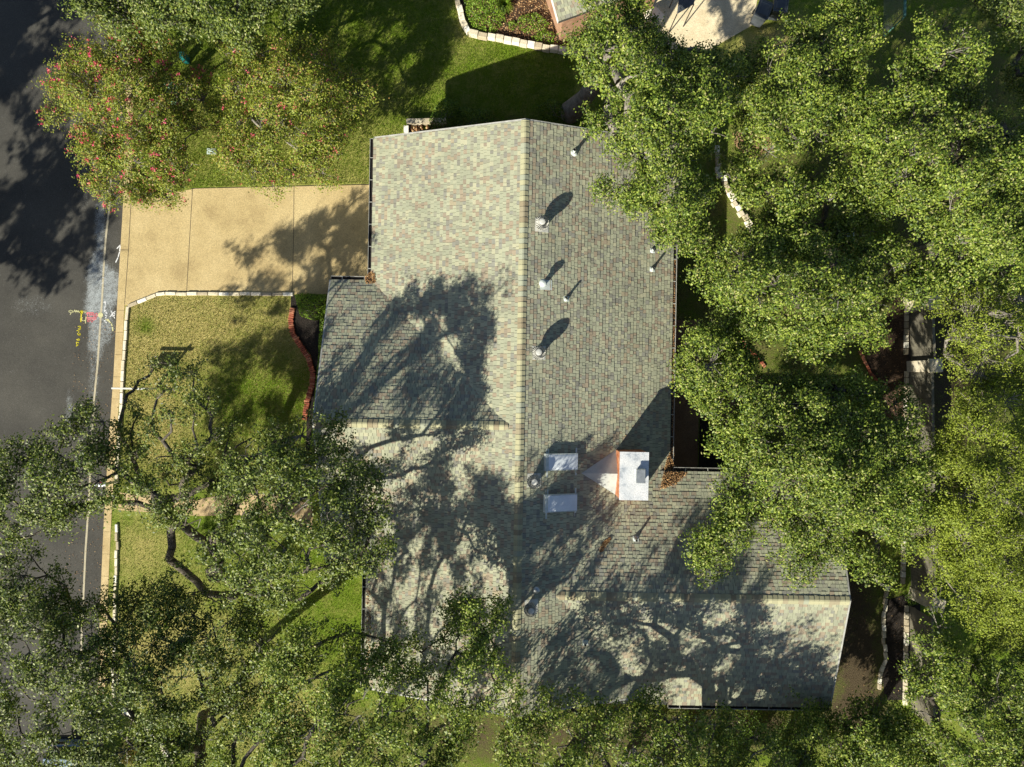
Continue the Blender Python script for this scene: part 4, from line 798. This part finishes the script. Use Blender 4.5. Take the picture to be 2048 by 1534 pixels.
# utility boxes under the crape myrtle
def ubox(px, py, lx, ly, h, mat, name, label, cat='utility box', ang=0.0):
    c = P(px, py); u = empty(name, c, label, cat); mb = MB(); mb.obox(c, ang, lx, ly, 0, h * .8, 0, .97); mb.build('cabinet', mat, u, bevel=.015)
    mb = MB(); mb.obox(c, ang, lx * 1.04, ly * 1.04, h * .8 + .002, h, 0, .9); mb.obox((c[0], c[1]), ang, lx * .3, ly * .1, h, h + .02); mb.build('lid', mat, u, bevel=.01)
ubox(349, 192, .42, .8, .55, 'green_plastic', 'utility_cabinet', 'light green utility cabinet showing between the crape myrtle leaves', ang=.15)
ubox(375, 122, .22, .3, .6, 'teal_plastic', 'utility_pedestal', 'small teal utility pedestal under the crape myrtle near the dark oak')
ubox(424, 303, .42, .26, .05, 'pale_lid', 'meter_cover', 'pale flat meter cover in the grass between the two crape myrtles', 'meter cover')
ubox(1690, 470, .4, .4, .5, 'pale_lid', 'garden_box', 'pale box hidden under the oaks behind the house', 'box')
# fence with stone pillars along the rear boundary
def fence(ya, yb, label):
    p0, p1 = P(1838 - 21, ya), P(1838 - 17, yb); f = empty('board_fence', p0, label, 'fence', 'fence panels between the stone pillars'); mb = MB(); L = p0[1] - p1[1]; n = int(L / .15)
    for k in range(n):
        y = p0[1] - L * (k + .5) / n; x = p0[0] + (p1[0] - p0[0]) * (k + .5) / n; mb.box(x, x + .022, y - L / n / 2 + .003, y + L / n / 2 - .003, .05, 1.72 + random.uniform(-.01, .01))
    mb.build('boards', 'grey_boards', f); mb = MB()
    for z in (.35, 1.4): mb.vf([(p0[0] + .024, p0[1], z), (p0[0] + .07, p0[1], z), (p1[0] + .07, p1[1], z), (p1[0] + .024, p1[1], z), (p0[0] + .024, p0[1], z + .09), (p0[0] + .07, p0[1], z + .09), (p1[0] + .07, p1[1], z + .09), (p1[0] + .024, p1[1], z + .09)], [(4, 5, 6, 7), (0, 1, 5, 4), (1, 2, 6, 5), (2, 3, 7, 6), (3, 0, 4, 7)])
    mb.build('rail', 'grey_boards', f)
    mb = MB(); mb.vf([(p0[0] - .02, p0[1], 1.74), (p0[0] + .09, p0[1], 1.74), (p1[0] + .09, p1[1], 1.74), (p1[0] - .02, p1[1], 1.74), (p0[0] - .02, p0[1], 1.78), (p0[0] + .09, p0[1], 1.78), (p1[0] + .09, p1[1], 1.78), (p1[0] - .02, p1[1], 1.78)], [(4, 5, 6, 7), (0, 1, 5, 4), (1, 2, 6, 5), (2, 3, 7, 6), (3, 0, 4, 7), (3, 2, 1, 0)]); mb.build('cap_board', 'grey_boards', f)
    mb = MB(); y = p0[1]
    while y > p1[1] + .3:
        mb.obox((p0[0] - .12, y - .15), 0, .16, .28, 0, .14 + random.uniform(-.02, .02), 0, .93); y -= .3
    mb.build('footing_stones', 'limestone_block', f)
fence(500, 612, 'upper shaded length of grey board fence beside the mulch bed')
fence(617, 722, 'sunlit grey board fence length above the cream stone pillar')
fence(742, 1180, 'long grey board fence between the two cream stone pillars, mostly under foliage')
fence(1210, 1420, 'lowest length of grey board fence below the second pillar')
def pillar(px, py, ang, label):
    c = P(px, py); p = empty('stone_pillar', c, label, 'pillar', 'cream stone pillars in the fence'); mb = MB(); mb.obox(c, ang, .5, .5, 0, 1.72); mb.build('shaft', 'limestone', p, bevel=.02)
    mb = MB(); mb.obox(c, ang, .6, .6, 1.722, 1.85, 0, .92); mb.build('cap', 'limestone', p, bevel=.02)
pillar(1824, 733, .05, 'cream stone pillar in the fence beside the brown mulch bed')
pillar(1828, 1186, -.2, 'cream stone pillar in the fence beside the dark rear bed')
pillar(1820, 614, .1, 'cream stone pillar at the top end of the sunlit fence length')
# chain link fence and neighbour things at the top
c0 = P(1758, -60), P(1766, 72); cf = empty('chain_link_fence', c0[1], 'chain link fence with green top rail beside the shaded upper yard', 'fence'); x = c0[1][0] + .0
mb = MB(); y0, y1 = c0[1][1], c0[1][1] + 4; zt = 1.7; s = .062; k = y0 - zt
while k < y1:
    for sgn in (1, -1):
        a0 = max(k, y0); 
        pts = [(x, k + (t if sgn > 0 else zt - t), t) for t in (0, zt)]
        (ya, za), (yb, zb) = (pts[0][1], 0), (pts[1][1], zt)
        lo, hi = max(min(ya, yb), y0), min(max(ya, yb), y1)
        if hi > lo:
            f_ = lambda yv: (yv - ya) / (yb - ya) * zt
            mb.tube([(x, lo, f_(lo)), (x, hi, f_(hi))], .004, 3, 0, False)
    k += s
mb.build('mesh', 'wire', cf); mb = MB(); mb.box(x - .03, x + .07, y0, y1, 1.70, 1.76); mb.build('top_rail', 'fence_green', cf)
mb = MB(); 
for yv in (y0, y0 + 2.4): mb.tube([(x + .05, yv, 0), (x + .05, yv, 1.69)], .03, 10)
mb.build('post', 'fence_green', cf)
def bin_(px, py, ang, label):
    c = P(px, py); b = empty('wheelie_bin', c, label, 'bin', 'bins beside the cream terrace'); mb = MB(); mb.obox(c, ang, .5, .6, .08, .95, 0, 1.22); mb.build('body', 'bin_plastic', b, bevel=.04)
    mb = MB(); mb.obox(c, ang, .64, .76, .953, 1.0, 0, 1.0); mb.obox(c, ang, .5, .6, 1.001, 1.05, 0, .8); mb.build('lid', 'bin_plastic', b, bevel=.03)
    ca, sa = math.cos(ang), math.sin(ang)
    for e in (-1, 1):
        mb = MB(); w = (c[0] + .27 * e * ca + .28 * -sa, c[1] + .27 * e * sa + .28 * ca); mb.tube([(w[0] - .03 * ca, w[1] - .03 * sa, .1), (w[0] + .03 * ca, w[1] + .03 * sa, .1)], .1, 14); mb.build('wheel', 'rubber', b)
    mb = MB(); mb.tube([(c[0] - .25 * ca - .42 * sa * -1 * -1, c[1] - .25 * sa + .42 * ca, .96), (c[0] + .25 * ca - .42 * sa, c[1] + .25 * sa + .42 * ca, .96)], .018, 8); mb.build('handle', 'bin_plastic', b)
bin_(1512, 42, -.35, 'dark grey wheelie bin nearest the cream terrace'); bin_(1546, 30, -.1, 'dark grey wheelie bin farther from the cream terrace, smaller in view')
nb = empty('neighbour_house', P(1150, -20), 'neighbour house corner with shingle eave above the planting bed', 'house')
mb = MB(); pts = [P(1098, -60, 2.7), P(1101, 0, 2.7), P(1117, 44, 2.7), P(1190, 18, 2.7), P(1260, -10, 2.7), P(1260, -200, 4.2), P(1100, -200, 4.2)]
NBZ = 2.7; A0 = Vector(P(1117, 43, NBZ)); dirR = (Vector(P(1260, -8, NBZ)) - A0).normalized(); dirU = Vector((-dirR.y, dirR.x, .35)).normalized()
if dirU.y < 0: dirU = Vector((dirR.y, -dirR.x, .35)).normalized()
LL, LU = 5.0, 4.0; Bq = [A0, A0 + dirR * LL, A0 + dirR * LL + dirU * LU, A0 + dirU * LU]; dn = Vector((0, 0, -.16))
mb.vf(Bq + [p + dn for p in Bq], [(0, 1, 2, 3), (7, 6, 5, 4), (0, 4, 5, 1), (1, 5, 6, 2), (2, 6, 7, 3), (3, 7, 4, 0)]); nroof = mb.build('roof', 'underlay', nb)
_z = zroof
zroof = lambda x, y: -1
roof_keep = roof; roof = nroof
off = Vector(parent_origin(nroof)); o_sh = shingles(A0 + Vector((0, 0, .02)), dirR, dirU, LL, LU, 'roof_slope'); o_sh.location = -off
roof = roof_keep; zroof = _z
mb = MB(); edge = Vector((-dirR.x, -dirR.y, 0)) * .04
mb.vf([A0 + edge, A0, A0 + dirU * LU, A0 + dirU * LU + edge, A0 + edge + dn * .9, A0 + dn * .9, A0 + dirU * LU + dn * .9, A0 + dirU * LU + edge + dn * .9], [(0, 1, 2, 3), (7, 6, 5, 4), (0, 3, 7, 4), (0, 4, 5, 1)]); mb.vf([p + Vector((0, 0, .03)) for p in (A0 + edge, A0, A0 + dirU * LU, A0 + dirU * LU + edge)], [(0, 1, 2, 3)]); mb.build('rake_board', 'white_trim', nroof)
mb = MB(); I = A0 + dirR * .4 + Vector((dirU.x, dirU.y, 0)).normalized() * .4; u2 = Vector((dirU.x, dirU.y, 0)).normalized()
mb.prism([(I.x, I.y), ((I + dirR * 4.4).x, (I + dirR * 4.4).y), ((I + dirR * 4.4 + u2 * 3.2).x, (I + dirR * 4.4 + u2 * 3.2).y), ((I + u2 * 3.2).x, (I + u2 * 3.2).y)], 0, 2.62); mb.build('wall', 'red_brick', nb)
sheet('brown_deck', [(1118, 30), (1150, 28), (1195, 10), (1215, 60), (1150, 85), (1130, 78)], .09, 'brown_deck')
# white garden structure: pale stone bench like block beside terrace
mb = MB(); mb.prism([P(x, y, .5) for x, y in ((1292, 22), (1312, 12), (1330, 30), (1312, 58))], 0, .5); tag(mb.build('stone_block', 'white_stucco', bevel=.03), 'bright white angular stone block lit by the sun at the terrace corner', 'stone block')
sh = empty('shade_canopy', P(1375, 0), 'dark blue green cloth canopy at the top edge over the cream terrace', 'canopy'); mb = MB(); pp = [Vector(P(1362, -40, 2.2)), Vector(P(1395, -40, 2.2)), Vector(P(1388, 8, 1.9)), Vector(P(1354, 28, 1.7))]
mb.vf(pp + [p - Vector((0, 0, .02)) for p in pp], [(3, 2, 1, 0), (4, 5, 6, 7), (0, 1, 5, 4), (1, 2, 6, 5), (2, 3, 7, 6), (3, 0, 4, 7)]); mb.build('cloth', 'bin_plastic', sh)
mb = MB()
for p in pp: mb.tube([(p.x, p.y, 0), (p.x, p.y, p.z - .03)], .025, 8)
mb.build('pole', 'dark_metal', sh)
# cables on poles over the play area (swing set)
sw = empty('swing_set', P(1560, 240), 'timber play frame half hidden under the oaks behind the house', 'play frame'); mb = MB(); a = Vector(P(1500, 215)); b = Vector(P(1610, 240))
for e in (a, b):
    for s_ in (-.6, .6): mb.tube([(e.x, e.y + s_, 0), (e.x, e.y, 2.0)], .05, 8)
mb.build('leg', 'brown_deck', sw); mb = MB(); mb.tube([(a.x, a.y, 2.03), (b.x, b.y, 2.03)], .05, 8); mb.build('crossbar', 'brown_deck', sw)
mb = MB(); mid = (a + b) / 2; mb.box(mid.x - .22, mid.x + .22, mid.y - .1, mid.y + .1, .45, .48); sq = mb.build('swing_seat', 'teal_plastic', sw)
mb = MB()
for s_ in (-.2, .2): mb.tube([(mid.x + s_, mid.y, .48), (mid.x + s_, mid.y, 2.0)], .012, 5)
mb.build('rope', 'lead_white', sq)

# ---------------------------------------------------------------- paint on the road (survey marks), strokes from the photograph
def marks(name, strokes, mat, label, w=.035, k=(130, 560, 10.95), z=ROADZ + .006):
    mb = MB()
    for j, s in enumerate(strokes):
        pp = [Vector(P(k[0] + x / k[2], k[1] + y / k[2], z + .0004 * j)) for x, y in s]
        for a, b in zip(pp[:-1], pp[1:]):
            d = b - a
            if d.length < 1e-4: continue
            d.normalize(); n = Vector((-d.y, d.x, 0)) * w / 2; e = d * w * .3; mb.face([a - n - e, b - n + e, b + n + e, a + n - e])
    return tag(mb.build(name, mat), label, 'road marking')
K2 = (130, 600, 10.575)
marks('paint_arrow', [[(388, 592), (410, 545), (425, 490), (430, 430)], [(400, 462), (430, 428), (445, 458)]], 'paint_white', 'white spray paint arrow on the asphalt beside the kerb', .045, (150, 400, 4.76))
marks('paint_lettering', [[(275, 560), (320, 550), (335, 575), (300, 590), (330, 600), (325, 622), (280, 610)], [(250, 650), (285, 640), (300, 665), (285, 685)], [(265, 705), (290, 755), (300, 730), (318, 755), (315, 705)], [(245, 840), (300, 820), (310, 845), (280, 860), (262, 850)], [(240, 890), (290, 905)], [(240, 900), (250, 950), (290, 945), (235, 975)]], 'paint_yellow', 'small yellow sideways lettering painted on the asphalt', .035, K2)
marks('paint_diamond', [[(320, 250), (350, 225), (385, 250), (355, 290), (325, 270), (320, 250)], [(340, 240), (365, 270)], [(345, 300), (335, 460)], [(325, 405), (355, 400)]], 'paint_yellow', 'yellow painted diamond on a stem on the asphalt', .05, K2)
marks('paint_scribble', [[(110, 305), (140, 255), (90, 260), (80, 235), (110, 215), (160, 225), (150, 270), (190, 240), (210, 200), (225, 270), (250, 205), (262, 265), (285, 215), (300, 270)], [(200, 240), (300, 245)], [(390, 240), (440, 232), (452, 262), (410, 270)]], 'paint_cream', 'cream scribbled survey letters on the asphalt left of the diamond', .03, K2)
marks('paint_hook', [[(370, 375), (350, 380)], [(350, 420), (385, 440), (430, 430)], [(445, 350), (430, 490)]], 'paint_cream', 'cream hooked mark between the yellow stem and pink lettering', .04, K2)
marks('paint_lettering', [[(470, 275), (480, 345)], [(450, 285), (500, 275)], [(510, 290), (525, 340), (545, 300), (520, 285)], [(560, 290), (570, 335), (592, 300), (565, 285)], [(610, 280), (615, 370)], [(640, 290), (640, 350), (670, 360), (690, 310), (665, 275), (640, 290)], [(455, 370), (660, 380)], [(460, 400), (660, 405)], [(520, 420), (480, 425), (475, 455), (515, 460)], [(540, 425), (560, 460), (590, 430), (570, 470)], [(600, 430), (620, 420)], [(465, 265), (600, 270)]], 'paint_pink', 'pink survey lettering in two lines on the asphalt', .035, K2)
marks('paint_lettering', [[(850, 35), (855, 110), (838, 190), (840, 250)], [(820, 50), (850, 35)], [(850, 215), (880, 225), (860, 250), (890, 285)], [(855, 325), (890, 330), (870, 355), (885, 380), (855, 375)], [(830, 440), (870, 430), (850, 460), (880, 485)]], 'paint_white', 'white vertical figures painted between sealed joint and kerb', .04, K2)
marks('paint_symbol', [[(975, 230), (1050, 385)], [(1060, 240), (950, 355)], [(985, 290), (1010, 260), (1045, 265), (1055, 310), (1030, 345), (995, 335), (985, 290)]], 'paint_white', 'white crossed circle symbol sprayed close to the kerb', .035, K2)
marks('paint_curve', [[(860, 410), (920, 445), (975, 490), (1000, 560), (1012, 650)], [(905, 405), (935, 450)]], 'paint_cream', 'curved cream yellow paint line bending towards the kerb', .06, K2)
mb = MB(); c = P(201, 630, ROADZ + .006); mb.lathe((c[0], c[1], ROADZ + .004), [(.12, 0), (.12, .006), (.0, .008)], 18, 0, False); tag(mb.build('valve_cover', 'paint_cream'), 'round cream painted valve cover on the sealed road joint', 'valve cover')
mb = MB()
for s_ in range(9):
    c = P(202 + random.uniform(-5, 5), 520 + s_ * 7, ROADZ + .005); pp = [(c[0], c[1])]
    d = random.uniform(0, 6.28); e = random.uniform(.1, .3); mb.face([(c[0], c[1] - .012, c[2]), (c[0] + math.cos(d) * e, c[1] + math.sin(d) * e, c[2] + .0004 * s_), (c[0] + .01, c[1] + .014, c[2])])
tag(mb.build('white_splash', 'paint_white'), 'white splashed paint streaks across the sealed joint on the road', 'paint splash')

# parked vehicle at the lower left
vx, vy = P(118, 1534, 1.6)[0], P(118, 1503, 1.5)[1]
veh = empty('parked_van', (vx, vy - 2.3, ROADZ), 'pale silver blue van parked at the kerb, rear end showing under the oaks', 'van'); z0 = ROADZ
def prof_solid(mb, prof, x0, x1, inset=0.0, m=0):
    n = len(prof); a = [(x0, y, z) for y, z in prof]; b = [(x1, y, z) for y, z in prof]
    mb.vf(a + b, [tuple(range(n - 1, -1, -1)), tuple(range(n, 2 * n))] + [(i, (i + 1) % n, n + (i + 1) % n, n + i) for i in range(n)], m)
X0, X1 = vx - .92, vx + .92
mb = MB(); prof_solid(mb, [(vy, z0 + .35), (vy, z0 + 1.05), (vy - 4.6, z0 + .95), (vy - 4.75, z0 + .6), (vy - 4.7, z0 + .32)], X0, X1); mb.build('body', 'car_paint', veh, bevel=.06)
mb = MB(); mb.vf([(X0 + .06, vy - .08, z0 + 1.05), (X1 - .06, vy - .08, z0 + 1.05), (X1 - .06, vy - 3.6, z0 + 1.0), (X0 + .06, vy - 3.6, z0 + 1.0), (X0 + .22, vy - .32, z0 + 1.62), (X1 - .22, vy - .32, z0 + 1.62), (X1 - .22, vy - 2.7, z0 + 1.64), (X0 + .22, vy - 2.7, z0 + 1.64)], [(0, 1, 5, 4), (1, 2, 6, 5), (2, 3, 7, 6), (3, 0, 4, 7)]); mb.build('window', 'glass_dark', veh)
mb = MB(); mb.box(X0 + .20, X1 - .20, vy - 2.75, vy - .28, z0 + 1.642, z0 + 1.70); rf = mb.build('cabin_roof', 'car_paint', veh, bevel=.03)
for e in (X0 + .28, X1 - .32): mb = MB(); mb.box(e, e + .04, vy - 2.5, vy - .45, z0 + 1.74, z0 + 1.77); mb.build('roof_rail', 'lead_white', rf)
for ex in (X0 + .1, X1 - .1):
    for ey in (vy - .9, vy - 3.8):
        mb = MB(); mb.tube([(ex - .11, ey, z0 + .33), (ex + .11, ey, z0 + .33)], .33, 24); wl = mb.build('wheel', 'rubber', veh)
        mb = MB(); mb.tube([(ex - .115, ey, z0 + .33), (ex + .115, ey, z0 + .33)], .19, 18); mb.build('rim', 'galvanised', wl)
for ex in (X0 + .06, X1 - .26): mb = MB(); mb.box(ex, ex + .2, vy + .002, vy + .03, z0 + .8, z0 + 1.0); mb.build('tail_light', 'red_lens', veh)
mb = MB(); mb.box(X0 + .05, X1 - .05, vy - .02, vy + .1, z0 + .36, z0 + .55); mb.build('bumper', 'dark_metal', veh, bevel=.03)
print('leaves', TOTAL[0])
